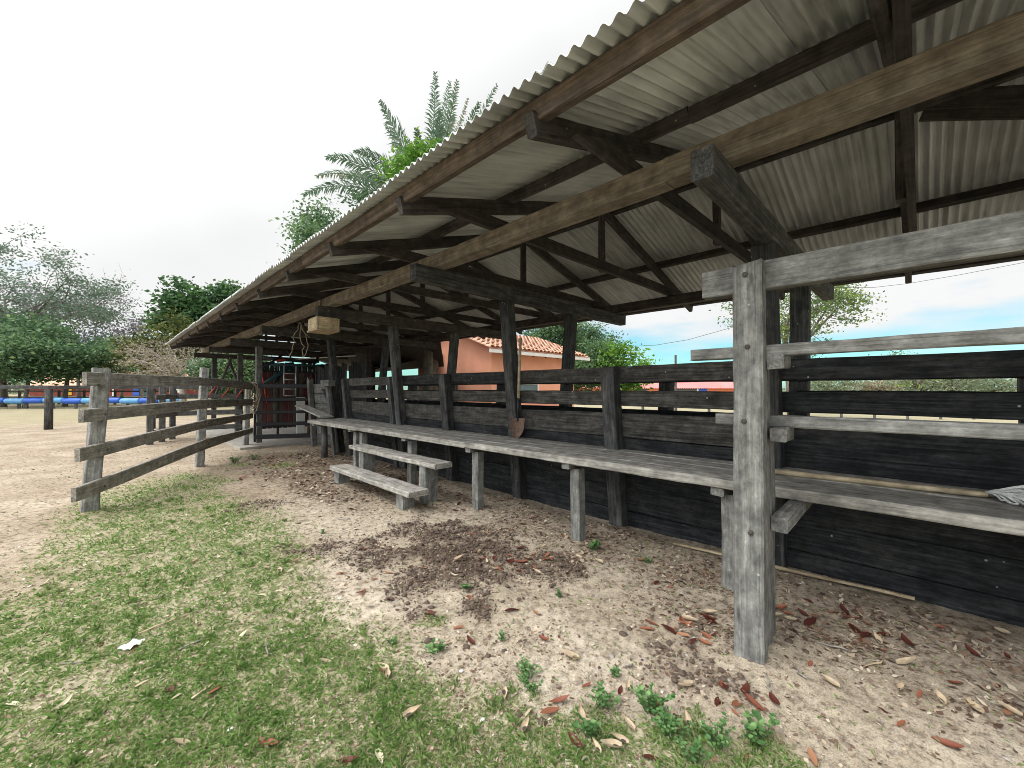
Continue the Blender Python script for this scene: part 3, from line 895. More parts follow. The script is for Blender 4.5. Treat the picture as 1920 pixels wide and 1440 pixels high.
# mop lying on the platform right of the frame
mo = thing('cord_mop', 'white cord mop with a long pale stick lying on the platform', 'mop', (3.8, .2, BZ))
b_ = MB(1460); b_.tube([(3.735, .86, BZ + .022), (3.77, .4, BZ + .02), (3.81, -.1, BZ + .021), (3.83, -.28, BZ + .024)], [.02, .021, .02, .018], 8); b_.build('stick', W_PALE, mo, True)
b_ = MB(1461)
rng = random.Random(4)
for k in range(90):
    a = rng.uniform(-.9, .9); ln = rng.uniform(.2, .42)
    p = Vector((3.83, -.27, BZ + .035)); pts = [p[:]]
    d = Vector((math.sin(a) * .8 - .25, -1, rng.uniform(.1, .45))).normalized()
    for q in range(6):
        p = p + d * (ln / 6)
        d = (d + Vector((rng.uniform(-.35, .35), rng.uniform(-.25, .25), -.22 + rng.uniform(-.2, .2)))).normalized()
        if p.z < BZ + .008: p.z = BZ + .008 + rng.uniform(0, .02)
        pts.append(p[:])
    b_.tube(pts, .0065, 5, tint=rng.random())
b_.build('cord_head', M_MOP, mo, True)

# ------------------------------------------------------------------ slip-rail frame in the foreground
sf = thing('slip_rail_frame', 'tall weathered grey post and rail frame standing nearest the camera', 'frame', (2.7, .6, 0))
b_ = MB(1500); b_.beam((2.61, .695, -.12), (2.61, .695, 2.265), .152, .09, up=(1, 0, 0), ch=.010, warp=.004, seg=40, jit=.0022, rough_end=.016, tint=.5); b_.build('post', W_GREY, sf)
b_ = MB(1501); b_.beam((2.80, .715, -.12), (2.80, .715, 1.755), .14, .11, up=(1, 0, 0), ch=.006, tint=.5); b_.build('post', W_GREY, sf)
b_ = MB(1502); b_.beam((2.99, .735, -.12), (2.99, .735, 1.34), .13, .12, up=(1, 0, 0), ch=.006, tint=.4); b_.build('post', W_GREY, sf)
b_ = MB(1503); b_.beam((2.695, .965, 2.205), (2.695, -4.2, 2.205), .075, .165, ch=.006, warp=.004, tint=.45); b_.build('head_rail', W_GREY, sf)
b_ = MB(1504); b_.beam((2.70, 1.045, 1.768), (2.70, -4.2, 1.795), .075, .066, ch=.006, warp=.006, tint=.5); b_.build('rail', W_GREY, sf)
b_ = MB(1505); b_.beam((2.90, .95, 1.36), (2.90, -4.2, 1.375), .12, .066, ch=.006, warp=.006, tint=.6); b_.build('rail', W_GREY, sf)
b_ = MB(1506); b_.beam((2.64, .575, 1.71), (2.82, .575, 1.71), .085, .085, ch=.007, tint=.45); b_.build('block', W_GREY, sf)
b_ = MB(1507); b_.beam((2.75, .585, 1.285), (2.96, .585, 1.285), .085, .08, ch=.007, tint=.4); b_.build('block', W_GREY, sf)
b_ = MB(1508); b_.beam((2.80, .595, .755), (3.75, .60, .760), .085, .085, ch=.005, tint=.55); b_.build('bracket', W_GREY, sf)

# lath on the ground by the wall
b_ = MB(1510); b_.beam((4.02, 1.75, .025), (4.17, .05, .03), .035, .022, warp=.006, tint=.6)
tag(b_.build('wooden_lath', W_PALE), 'long thin pale lath lying on the soil beside the race wall', 'lath')

# wooden box under a tie beam
bx = thing('hanging_box', 'raw pale timber box hung under the roof beam end', 'box', (2.6, 7.1, 2.6))
b_ = MB(1520)
for (x0, x1, y0, y1, z0, z1) in ((2.47, 2.495, 6.98, 7.42, 2.545, 2.75), (2.80, 2.825, 6.98, 7.42, 2.545, 2.75), (2.497, 2.798, 6.98, 7.005, 2.545, 2.75), (2.497, 2.798, 7.395, 7.42, 2.545, 2.75)):
    b_.box(x0, x1, y0, y1, z0, z1, tint=.8, ch=.003)
b_.build('side_panel', W_PALE, bx)
b_ = MB(1521); b_.box(2.46, 2.835, 6.97, 7.43, 2.52, 2.543, tint=.35, ch=.003); b_.build('base_panel', W_PALE, bx)

# ------------------------------------------------------------------ yard fence on the left
yf = thing('yard_fence', 'four-rail weathered fence with twisted boards at the left of the yard', 'fence', (1.3, 10, 0))
A = Vector((-.08, 7.5, 0)); B = Vector((1.38, 10.12, 0)); C_ = Vector((2.75, 12.9, 0))
dAB = (B - A).normalized(); nrm = Vector((dAB.y, -dAB.x, 0))
for k, (p, top, lean, w_) in enumerate(((A, 1.82, Vector((.06, -.02, 0)), .17), (B, 1.98, Vector((.05, 0, 0)), .14), (C_, 1.75, Vector((0.04, 0, 0)), .13))):
    b_ = MB(1600 + k); b_.beam(p + Vector((0, 0, -.12)) - lean * .4, p + lean + Vector((0, 0, top)), w_, w_ * .95, up=(1, .1, 0), ch=.014, warp=.008, jit=.004, tint=.9); b_.build('post', W_GREY, yf)
def rail(pts, th, hs, seed, name='rail'):
    """bent plank through several stations: pts = (pos, z_low, z_high)"""
    mb = MB(seed)
    rng = random.Random(seed)
    rows = [[] for _ in range(9)]
    st = []
    n = 9
    P_ = [(Vector(p), a, b) for p, a, b in pts]
    for i in range(len(P_) - 1):
        (p, a, b), (q, c, d) = P_[i], P_[i + 1]
        for k in range(n if i < len(P_) - 2 else n + 1):
            s = k / n; s2 = s * s * (3 - 2 * s) * .35 + s * .65
            st.append((p.lerp(q, s), a + (c - a) * s2, b + (d - b) * s2))
    base = 0; acc = rng.uniform(0, 50); off = rng.uniform(0, 50)
    prev = None
    for i, (p, a, b) in enumerate(st):
        d = (st[min(i + 1, len(st) - 1)][0] - st[max(i - 1, 0)][0]).normalized()
        nn_ = Vector((d.y, -d.x, 0))
        if prev is not None: acc += (p - prev).length
        prev = p
        ch = .008
        prof = [(-th/2 + ch, a), (th/2 - ch, a), (th/2, a + ch), (th/2, b - ch), (th/2 - ch, b), (-th/2 + ch, b), (-th/2, b - ch), (-th/2, a + ch)]
        for (u_, z) in prof:
            mb.v.append((p + nn_ * (u_ + rng.uniform(-.002, .002)) + Vector((0, 0, z + rng.uniform(-.002, .002))))[:])
            mb.g.append((acc, u_ + off, z - a + off)); mb.t.append(.5)
    for i in range(len(st) - 1):
        for j in range(8):
            x = i * 8 + j; y = i * 8 + (j + 1) % 8
            mb.f.append((x, y, y + 8, x + 8))
    mb.f.append(tuple(range(8))[::-1]); mb.f.append(tuple((len(st) - 1) * 8 + j for j in range(8)))
    return mb
off_ = nrm * .105
ex = A - dAB * .22 + off_
for k, (z0, z1, z2) in enumerate((((1.592, 1.762), (1.622, 1.782), (1.54, 1.735)), ((1.15, 1.312), (1.17, 1.35), (1.12, 1.29)), ((.69, .855), (.79, .947), (.757, .90)), ((.228, .395), (.37, .565), (.37, .50)))):
    e2 = ex - dAB * (.13 + .05 * k)
    mb = rail(((e2, *z0), (B + off_, *z1), (C_ + off_ + dAB * .1, *z2)), .052, 0, 1620 + k)
    mb.build('rail', W_FENCE, yf)

bolt0 = None
def bolt(p, nrm_, parent, k):
    m_ = MB(1640 + k); p = Vector(p); n_ = Vector(nrm_).normalized()
    m_.tube([p - n_ * .006, p + n_ * .006, p + n_ * .009], [.015, .014, .007], 6)
    m_.build('bolt', M_BOLT, parent)
for k, (q, zs) in enumerate(((A, (1.68, 1.23, .77, .31)), (B, (1.70, 1.26, .87, .47)))):
    for j, z in enumerate(zs): bolt(q + off_ + nrm * .028 + dAB * random.Random(k * 7 + j).uniform(-.03, .03) + Vector((0, 0, z)), nrm, yf, k * 4 + j)
for k, p_ in enumerate(((2.563, .69, 1.79), (2.563, .70, 2.2), (2.563, .71, 1.37), (2.563, .68, .75))): bolt(p_, (-1, 0, 0), sf, 20 + k)
# coil of rope on the fence's last post
rp = MB(1650); rng = random.Random(8)
for k in range(16):
    pts = []
    cx, cy = C_.x + .13 + rng.uniform(-.03, .03), C_.y - .12 + rng.uniform(-.05, .05)
    r1, r2 = rng.uniform(.07, .16), rng.uniform(.22, .42)
    for q in range(15):
        a = q / 14 * 6.28
        pts.append((cx + math.cos(a) * r1 * .8 + rng.uniform(-.02, .02), cy - math.cos(a) * r1 * .8 + rng.uniform(-.02, .02), 1.72 - r2 + math.sin(a) * r2 + rng.uniform(-.03, .03)))
    rp.tube(pts, .011, 5, cap=False)
tag(rp.build('rope_coil', M_ROPE, None, True), 'coil of faded rope hung on the last yard fence post', 'rope')

# inner fence behind the yard fence
i_f = thing('corner_fence', 'low dark three-rail corner fence behind the yard fence', 'fence', (2, 15.5, 0))
q0 = Vector((.95, 15.35, 0)); q1 = Vector((1.55, 16.6, 0)); q2 = Vector((3.2, 16.2, 0)); q00 = Vector((.62, 15.6, 0))
for k, p in enumerate((q0, q1, q0.lerp(q1, .5), q2)):
    b_ = MB(1660 + k); b_.beam(p + Vector((0, 0, -.1)), p + Vector((0, 0, 1.62)), .16, .15, up=(1, 0, 0)); b_.build('post', W_MID, i_f)
for k, (z0, z1) in enumerate(((1.25, 1.40), (.72, .88), (.25, .4))):
    b_ = MB(1670 + k); b_.beam(q0 + Vector((.1, -.05, (z0 + z1) / 2)), q1 + Vector((.1, -.05, (z0 + z1) / 2)), .05, z1 - z0); b_.build('rail', W_GREY, i_f)
    b_ = MB(1680 + k); b_.beam(q1 + Vector((0, -.11, (z0 + z1) / 2)), q2 + Vector((.1, -.11, (z0 + z1) / 2)), .05, z1 - z0); b_.build('rail', W_MID, i_f)

# steel gate between the fence and the race
sg = thing('steel_gate', 'dark five-bar steel gate in front of the cattle crush', 'gate', (3.5, 12.5, 0))
g0 = Vector((2.92, 12.75, 0)); g1 = Vector((4.18, 12.12, 0))
for k, (a, b) in enumerate(((1.585, 1.70), (1.225, 1.315), (.885, .965), (.55, .655), (.20, .32))):
    b_ = MB(1700 + k); b_.beam(g0 + Vector((0, 0, (a + b) / 2)), g1 + Vector((0, 0, (a + b) / 2)), .04, b - a, warp=0, ch=.015, jit=0); b_.build('bar', M_STEEL, sg)
for k, p in enumerate((g0, g1)):
    b_ = MB(1710 + k); b_.beam(p + Vector((.0, .03, .12)), p + Vector((0, .03, 1.72)), .05, .05, up=(1, 0, 0), warp=0, jit=0); b_.build('upright', M_STEEL, sg)

# cattle crush behind the gate
cr = thing('cattle_crush', 'red and brown cattle crush with slatted wooden sides and steel frame', 'cattle crush', (4.2, 14.4, 0))
for k in range(11):
    x = 3.30 + k * .145
    b_ = MB(1720 + k); b_.beam((x, 14.0, .36), (x, 14.0, 2.12), .125, .03, up=(0, 1, 0), warp=.002)
    b_.build('slat', plain('crush_slat', ((.10, .026, .023), (.15, .095, .065), (.11, .09, .075), (.10, .035, .03))[(k * 3 + 1) % 4], .7, 0, .35, 7), cr)  # slat colours darkened for the deep shade under the roof
for k, x in enumerate((3.22, 3.80, 4.36, 4.92)):
    b_ = MB(1740 + k); b_.beam((x, 13.95, .03), (x, 13.95, 2.35), .06, .06, up=(1, 0, 0), warp=0, jit=0); b_.build('upright', M_STEEL, cr)
for k, z in enumerate((.42, 1.2, 2.1)):
    b_ = MB(1750 + k); b_.beam((3.2, 13.93, z), (4.95, 13.93, z), .05, .05, warp=0, jit=0); b_.build('crossbar', M_STEEL, cr)
for k, (p0, p1, mt, r_) in enumerate((((3.15, 13.7, 1.55), (4.1, 13.8, 2.25), M_TEAL, .06), ((3.3, 13.6, 1.9), (3.45, 13.75, 1.15), M_RED, .022), ((3.2, 13.7, 1.72), (3.2, 13.7, 2.3), M_RED, .03), ((3.0, 13.7, 1.72), (3.35, 13.7, 1.72), M_RED, .05), ((3.72, 13.8, 2.40), (3.95, 13.8, 2.46), M_RED, .05), ((3.4, 13.9, 2.5), (4.9, 13.9, 2.42), M_STEEL, .05), ((4.4, 13.85, 1.6), (4.95, 13.9, 2.6), M_STEEL, .04), ((3.9, 13.8, 2.1), (3.5, 13.75, 1.5), M_STEEL, .025), ((4.6, 13.7, .1), (4.75, 13.8, 1.9), M_RUST, .05), ((3.5, 13.8, 2.3), (4.9, 13.8, 2.3), M_TEAL, .04), ((3.1, 13.75, 2.0), (3.9, 13.8, 2.62), M_STEEL, .03), ((4.2, 13.8, 2.3), (4.0, 13.8, 2.8), M_STEEL, .025))):
    b_ = MB(1760 + k); b_.tube([p0, p1], r_, 8); b_.build('lever', mt, cr, True)
b_ = MB(1775); b_.beam((4.42, 13.85, .1), (4.42, 13.85, 1.3), .26, .03, up=(0, 1, 0), warp=0); b_.build('white_panel', M_WHITE, cr)
# ladder hung on the crush
ld = thing('metal_ladder', 'short galvanised ladder hung in front of the cattle crush', 'ladder', (4.1, 13.3, 0))
b_ = MB(1780)
for x in (3.78, 4.10): b_.tube([(x, 13.3, 1.35), (x, 13.3, 2.25)], .02, 8)
b_.build('side_rail', M_SILVER, ld, True)
for z in (1.36, 1.56, 1.84, 2.02): MB(1781).tube([(3.78, 13.3, z), (4.10, 13.3, z)], .016, 8).build('rung', M_SILVER, ld, True)
# red trestle under the roof end
tt = MB(1790)
for (x, y) in ((2.5, 16.0), (2.9, 16.0), (3.3, 16.0)):
    tt.tube([(x - .18, y, 1.28), (x + .12, y, 1.72)], .022, 8)
tt.tube([(2.3, 16, 1.70), (3.5, 16, 1.70)], .03, 8)
tag(tt.build('pipe_rack', M_RED, None, True), 'red pipe rack with slanting struts behind the yard fence end', 'rack')

# ropes / wires dangling below the plate
hw = MB(1800); rng = random.Random(3)
for k in range(4):
    p = Vector((2.9 + k * .05, 9.2 + k * .08, 2.93)); pts = [p[:]]
    for q in range(8):
        p = p + Vector((rng.uniform(-.05, .05), rng.uniform(-.06, .06), -rng.uniform(.05, .12) if k != 2 else -.03)); pts.append(p[:])
    hw.tube(pts, .008, 5)
tag(hw.build('dangling_rope', M_ROPE, None, True), 'frayed rope dangling from the brown wall plate', 'rope')

# white tube standing in for the bright gap of light under the trusses
b_ = MB(1810); b_.tube([(4.4, 17.0, 2.62), (5.9, 13.2, 2.66)], .016, 8)
tag(b_.build('light_gap_tube', M_WHITE, None, True), 'long white tube standing in for the bright gap above the crush', 'pipe')

# ------------------------------------------------------------------ background buildings and fences on the right
def at(px, d):
    r_ = (px - 960) / F_PX * d
    return Vector(((d + r_) * .70711, (d - r_) * .70711, 0))
def gable_house(name, label, x0, x1, y0, y1, eave, ridge, ov, wall_m, roof_m, seed, windows=(), tiles=True, fascia=True):
    """ridge runs along X"""
    h = thing(name, label, 'house', ((x0 + x1) / 2, (y0 + y1) / 2, 0))
    ym = (y0 + y1) / 2
    b_ = MB(seed)
    b_.poly([(x0, y0, -.1), (x1, y0, -.1), (x1, y0, eave), (x0, y0, eave)])
    b_.poly([(x0, y1, -.1), (x0, y0, -.1), (x0, y0, eave), (x0, ym, ridge), (x0, y1, eave)])
    b_.poly([(x1, y0, -.1), (x1, y1, -.1), (x1, y1, eave), (x1, ym, ridge), (x1, y0, eave)])
    b_.poly([(x1, y1, -.1), (x0, y1, -.1), (x0, y1, eave), (x1, y1, eave)])
    b_.build('wall', wall_m, h)
    sl = (ridge - eave) / (ym - y0)
    rf = None
    for s in (-1, 1):
        b_ = MB(seed + 1)
        ye = (y0 - ov) if s < 0 else (y1 + ov)
        ze = eave - sl * ov + .06
        zr = ridge + .06
        if tiles:
            p = .22; n = int((x1 - x0 + 2 * ov) / p)
            for k in range(n):
                xa = x0 - ov + k * p
                for c in range(12):      # courses of barrel tiles
                    s0, s1 = c / 12, min(1, (c + 1.12) / 12)
                    rows = []
                    for s_, dz in ((s0, .035), (s1, .0)):
                        yy = ye + (ym - ye) * s_; zz = ze + (zr - ze) * s_
                        rows.append([(xa + p / 2 - math.cos(a) * p * .5 * (1 - .12 * (s_ == s1)), yy, zz + dz + math.sin(a) * .075) for a in np.linspace(0, math.pi, 6)])
                    b_.grid(rows if s < 0 else [r[::-1] for r in rows], tint=random.Random(k * 31 + c).random())
            b_.poly([(x0 - ov, ye, ze), (x1 + ov, ye, ze), (x1 + ov, ym, zr), (x0 - ov, ym, zr)])
        else:
            b_.poly([(x0 - ov, ye, ze), (x1 + ov, ye, ze), (x1 + ov, ym, zr), (x0 - ov, ym, zr)])
            b_.poly([(x0 - ov, ye, ze - .05), (x1 + ov, ye, ze - .05), (x1 + ov, ym, zr - .05), (x0 - ov, ym, zr - .05)])
        b_.build('roof', roof_m, h)
        if fascia:
            b_ = MB(seed + 3); b_.beam((x0 - ov, ye + .03, ze - .075), (x1 + ov, ye + .03, ze - .075), .03, .13, warp=.002); b_.build('fascia', M_FASCIA, h)
            for k in range(int((x1 - x0) / .7)):
                xx = x0 + .3 + k * .7
                b_ = MB(seed + 9 + k); b_.beam((xx, ye + .06, ze - .13), (xx, (y0 if s < 0 else y1), ze - .13 + sl * ov * .9), .06, .09); b_.build('rafter_tail', W_PURLIN, h)
    for k, (wx0, wx1, wz0, wz1) in enumerate(windows):
        b_ = MB(seed + 40 + k)
        for (a, b, c, d) in ((wx0 - .06, wx1 + .06, wz1, wz1 + .07), (wx0 - .06, wx1 + .06, wz0 - .09, wz0), (wx0 - .06, wx0, wz0, wz1), (wx1, wx1 + .06, wz0, wz1)):
            b_.box(a, b, y0 - .05, y0 + .02, c, d, warp=0, jit=0)
        fr = b_.build('window', M_FASCIA, h)
        MB(seed + 60 + k).poly([(wx0, y0 - .01, wz0), (wx1, y0 - .01, wz0), (wx1, y0 - .01, wz1), (wx0, y0 - .01, wz1)]).build('pane', M_GLASS, fr)
    return h
gable_house('salmon_house', 'salmon pink rendered house with clay tiled roof behind the race', 9.4, 14.1, 10.4, 15.0, 3.02, 3.85, .5, M_SALMON, M_TILE, 2000, windows=((10.65, 11.75, 1.35, 1.73),))
lg = thing('salmon_house_low_wing', 'low pale salmon wall below the tiled house', 'wall', (12, 10, 0))
bw = MB(2090); bw.box(10.5, 13.8, 9.75, 9.95, 0, .78, warp=.003, seg=10); bw.build('wall', M_SALMON, lg)
bw = MB(2091); bw.box(10.45, 13.85, 9.7, 10.0, .784, .84, warp=.002, seg=10); bw.build('coping', M_FASCIA, lg)

# long red-roofed building far off
def long_house(name, label, pxa, pxb, d, eave, ridge, depth, wall_m, roof_m, seed, cols=0, base=0, extras=None):
    a, b = at(pxa, d), at(pxb, d)
    ax = (b - a).normalized(); bk = Vector((-ax.y, ax.x, 0))
    if bk.dot(Vector((1, 1, 0))) < 0: bk = -bk
    h = thing(name, label, 'building', ((a + b) / 2)[:])
    Z = lambda p, z: (p.x, p.y, z)
    e = bk * depth
    bm_ = MB(seed)
    bm_.poly([Z(a, 0), Z(b, 0), Z(b, eave), Z(a, eave)])
    bm_.poly([Z(b, 0), Z(b + e, 0), Z(b + e, eave), Z(b + e * .5, ridge), Z(b, eave)])
    bm_.poly([Z(a + e, 0), Z(a, 0), Z(a, eave), Z(a + e * .5, ridge), Z(a + e, eave)])
    bm_.poly([Z(b + e, 0), Z(a + e, 0), Z(a + e, eave), Z(b + e, eave)])
    bm_.build('wall', wall_m, h)
    o_ = -bk * (depth * .10) ; s_ = ax * (depth * .08)
    for sgn in (0, 1):
        bm_ = MB(seed + 1)
        p, q = (a + o_ - s_, b + o_ + s_) if not sgn else (a + e - o_ - s_, b + e - o_ + s_)
        ze = eave - (ridge - eave) * .2
        n = max(20, int((b - a).length / .55))
        rows = []
        for s1 in (0, 1):
            row = []
            for k in range(n * 2 + 1):
                pt = p.lerp(q, k / (2 * n)) if not s1 else (a + e * .5 - s_).lerp(b + e * .5 + s_, k / (2 * n))
                row.append((pt.x, pt.y, (ze if not s1 else ridge) + .1 + (.10 if k % 2 else 0)))
            rows.append(row)
        bm_.grid(rows); bm_.build('roof', roof_m, h)
    if extras:
        for k, (nm, px0, px1, z0, z1, mt) in enumerate(extras):
            p, q = at(px0, d), at(px1, d)
            f_ = -bk * .12
            bm_ = MB(seed + 10 + k)
            bm_.beam(Z(p + f_, (z0 + z1) / 2), Z(q + f_, (z0 + z1) / 2), .12, z1 - z0, warp=0, jit=0)
            bm_.build(nm, mt, h)
    return h
long_house('red_roofed_barn', 'long low building with faded red roof far beyond the race', 985, 1390, 105, 2.15, 4.6, 9, M_ORANGE, M_PINKROOF, 2100,
           extras=(('window', 1310, 1325, .9, 1.9, M_BLUE), ('window', 1262, 1306, .9, 1.9, W_MID), ('pillar', 1266, 1269, 0, 2.0, M_WHITE), ('window', 1190, 1212, .9, 1.9, W_MID), ('pillar', 1306, 1309, 0, 2.0, M_WHITE)))
long_house('tiled_stable', 'long dark red stable with tiled roof beyond the paddock', 55, 340, 95, 2.6, 5.6, 9, M_REDWALL, M_TILE, 2200,
           extras=(('door', 122, 136, .2, 2.0, M_YELLOW), ('door', 250, 262, .1, 2.2, M_BLUE), ('pillar', 212, 214.5, 0, 2.4, M_WHITE), ('pillar', 228, 230.5, 0, 2.4, M_WHITE), ('pillar', 265, 267, 0, 2.4, M_WHITE), ('door', 268, 276, .1, 2.2, M_TEAL), ('door', 306, 313, .1, 2.2, M_YELLOW), ('window', 330, 338, .8, 2.2, M_WHITE)))
# small dark lean-to beside the salmon house
lt = thing('lean_to', 'dark lean-to roof left of the salmon house', 'shed', (8.5, 15, 0))
b_ = MB(2300)
for dz in (0, -.05): b_.poly([(7.4, 13.2, 2.42 + dz), (9.35, 13.2, 2.95 + dz), (10.3, 18.6, 2.95 + dz), (8.3, 18.6, 2.42 + dz)])
b_.poly([(7.4, 13.2, 2.37), (9.35, 13.2, 2.90), (9.35, 13.2, 2.95), (7.4, 13.2, 2.42)])
b_.build('roof', M_SHEET_BROWN, lt)
for k, (x, y) in enumerate(((7.6, 13.5), (7.9, 16), (8.4, 18.3), (9.2, 13.5))):
    b_ = MB(2310 + k); b_.beam((x, y, -.1), (x, y, 2.4 if x < 9 else 2.85), .12, .12, up=(1, 0, 0)); b_.build('post', W_TRUSS, lt)
for k, y in enumerate((13.6, 15.2, 16.8, 18.2)):
    b_ = MB(2320 + k); b_.beam((7.5 + (y - 13.5) * .2, y, 2.42), (9.7 + (y - 13.5) * .2, y, 2.98), .06, .1); b_.build('rafter', W_TRUSS, lt)
# dark annex that closes the view under the far eave of the shed
ax_ = thing('annex_roof', 'dark low annex roof joined to the far side of the shed', 'shed', (8, 14, 0))
b_ = MB(2381)
for dz in (0, -.06): b_.poly([(6.8, 9.7, 2.98 + dz), (6.8, 19.6, 2.98 + dz), (9.6, 21.5, 2.46 + dz), (9.0, 12.6, 2.46 + dz)])
b_.poly([(9.6, 21.5, 2.40), (9.0, 12.6, 2.40), (9.0, 12.6, 2.46), (9.6, 21.5, 2.46)])
b_.build('roof', W_TRUSS, ax_)
for k, (x, y) in enumerate(((8.9, 13.0), (9.1, 16.2), (9.3, 19.0))):
    b_ = MB(2383 + k); b_.beam((x, y, -.1), (x, y, 2.42), .16, .16, up=(1, 0, 0)); b_.build('post', W_TRUSS, ax_)
dw = thing('dark_board_wall', 'dark wall of upright boards behind the crush and boarded gate', 'plank wall', (6.2, 14, 0))
for k in range(24):
    y = 13.3 + k * .215
    if k in (9, 17): continue
    b_ = MB(2390 + k); b_.beam((6.5 + .01 * (k % 3), y, -.05), (6.5, y, 2.42 + .05 * (k % 4)), .20, .03, up=(1, 0, 0)); b_.build('board', W_BLACK, dw)
ew = thing('sky_cover_boards', 'dark upright boards added to hide the sky behind the crush', 'plank wall', (5.8, 19.6, 0))  # added boards that shut out the sky and keep this end dark
for k in range(17):
    x = 4.55 + k * .19
    b_ = MB(2460 + k); b_.beam((x, 19.62 + .012 * (k % 3), -.05), (x, 19.62 + .012 * (k % 3), 2.68 + .02 * (k % 4)), .18, .03, up=(0, 1, 0)); b_.build('board', W_BLACK, ew)
# corral fence beyond the race
cf = thing('corral_fence', 'dark four-board corral fence between the race and the salmon house', 'fence', (7.2, 11, 0))
for k in range(5):
    y = 7.4 + k * 2.1
    b_ = MB(2330 + k); b_.beam((7.15, y, -.1), (7.15, y, 1.75), .15, .14, up=(1, 0, 0)); b_.build('post', W_POST, cf)
for k in range(4):
    for j in range(2):
        b_ = MB(2340 + k * 2 + j); b_.beam((7.05, 7.3 + j * 4.3, .42 + k * .33), (7.05, 11.58 + j * 4.3, .42 + k * .33), .04, .24); b_.build('board', W_BLACK, cf)
# field fence on the right with thin posts and wires
ff = thing('field_fence', 'wire fence with thin grey posts across the pasture', 'fence', at(1500, 20)[:])
pp = []
for k in range(15):
    p = at(1205 + k * 62, 21 + .02 * k); pp.append(p)
    b_ = MB(2350 + k); b_.beam((p.x, p.y, -.1), (p.x, p.y, 1.2), .11, .11, up=(1, 0, 0)); b_.build('post', W_MID, ff)
for k, z in enumerate((.35, .7, 1.05)):
    b_ = MB(2370 + k); b_.tube([(p.x, p.y, z) for p in pp], .006, 5); b_.build('wire', M_CABLE, ff)
p = at(1267, 40); b_ = MB(2380); b_.beam((p.x, p.y, -.1), (p.x, p.y, 4.9), .16, .16, up=(1, 0, 0))
tag(b_.build('wooden_pole', W_MID), 'slim grey wooden pole standing beyond the race', 'pole')

# power cables
def cable(px_pts, d0, d1, r_, label):
    mb = MB(9); pts = []
    n = len(px_pts)
    for i, (px, py) in enumerate(px_pts):
        d = d0 + (d1 - d0) * i / (n - 1)
        p = at(px, d); pts.append((p.x, p.y, CAM_H + (730 - py) / F_PX * d))
    mb.tube(pts, r_, 5)
    tag(mb.build('power_cable', M_CABLE, None, True), label, 'cable')
cable([(1040, 600), (1090, 627), (1140, 643), (1190, 649), (1230, 647), (1290, 637), (1376, 613), (1440, 590)], 26, 24, .012, 'sagging power cable strung above the race wall')
cable([(1500, 532), (1570, 538.5), (1640, 538.5), (1705, 531), (1800, 515), (1920, 492), (2100, 450)], 18, 14, .008, 'thin cable hanging below the far eave of the shed')
cable([(150, 580), (240, 586), (330, 590), (430, 592)], 60, 60, .03, 'far cable above the trees behind the shed end')

# left paddock: dark rail fence, blue trough line
pf = thing('paddock_fence', 'dark single-rail paddock fence with round posts at the left', 'fence', (-4, 24, 0))
pts_ = [at(px, d) for px, d in ((-260, 15.2), (92, 15.85), (285, 16.2), (420, 16.6))]
for k, p in enumerate(pts_[:3]):
    b_ = MB(2400 + k); b_.tube([(p.x, p.y, -.1), (p.x, p.y, .8), (p.x, p.y, 1.55)], [.13, .125, .12], 10); b_.build('post', W_POST, pf, True)
for k in range(3):
    a, b = pts_[k], pts_[k + 1]
    b_ = MB(2410 + k); b_.beam((a.x, a.y, 1.63), (b.x, b.y, 1.63), .1, .14, up=(0, 0, 1)); b_.build('rail', W_POST, pf)
pf2 = thing('far_paddock_fence', 'dark rail fence behind the blue barrels', 'fence', at(60, 40)[:])
qq = [at(px, 42) for px in (-120, 10, 37, 111, 158, 216, 330)]
for k, p in enumerate(qq):
    b_ = MB(2420 + k); b_.beam((p.x, p.y, -.1), (p.x, p.y, 1.45), .22, .22, up=(1, 0, 0)); b_.build('post', W_TRUSS, pf2)
for z in (.75, 1.35):
    b_ = MB(2440); b_.beam((qq[0].x, qq[0].y, z), (qq[-1].x, qq[-1].y, z), .08, .16); b_.build('rail', W_TRUSS, pf2)
tr_ = thing('barrel_trough', 'row of blue plastic barrels laid end to end as a feed trough', 'trough', at(120, 33)[:])
for k in range(11):
    a, b = at(-60 + k * 36.0, 33), at(-60 + (k + 1) * 36.0 - 1.2, 33)
    b_ = MB(2450 + k); zz = .63 + .03 * math.sin(k * 2.1)
    st = [a.lerp(b, s) for s in (0, .06, .3, .5, .7, .94, 1)]
    b_.tube([(p.x, p.y, zz) for p in st], [.20, .225, .235, .24, .235, .225, .20], 14); b_.build('barrel', M_LBLUE if k % 2 == 0 else M_BLUE, tr_, True)
for k, px in enumerate((-20, 36, 48, 100, 143, 240)):
    p = at(px, 33); b_ = MB(2470 + k); b_.beam((p.x, p.y, -.05), (p.x, p.y, .42), .2, .2, up=(1, 0, 0)); b_.build('leg', W_MID, tr_)

# ------------------------------------------------------------------ trees
BARK = wood('tree_bark', (.07, .06, .05), (.14, .125, .11), (.24, .22, .195), wear=(.08, .075, .06), wear_amt=.5)
BARK_PALE = wood('pale_bark', (.20, .17, .14), (.34, .30, .26), (.48, .44, .39), wear=(.2, .17, .14), wear_amt=.4)
G_DARK = leafmat('leaf_dark_green', [(0, (.035, .08, .035)), (.5, (.07, .155, .055)), (1, (.15, .27, .08))])
G_MID = leafmat('leaf_mid_green', [(0, (.06, .115, .06)), (.5, (.12, .215, .10)), (1, (.25, .36, .15))])
G_BRIGHT = leafmat('leaf_bright_green', [(0, (.05, .13, .02)), (.5, (.12, .27, .03)), (1, (.28, .45, .07))])
G_GREY = leafmat('leaf_grey_green', [(0, (.11, .17, .12)), (.5, (.18, .265, .195)), (.8, (.23, .26, .22)), (1, (.28, .24, .22))])
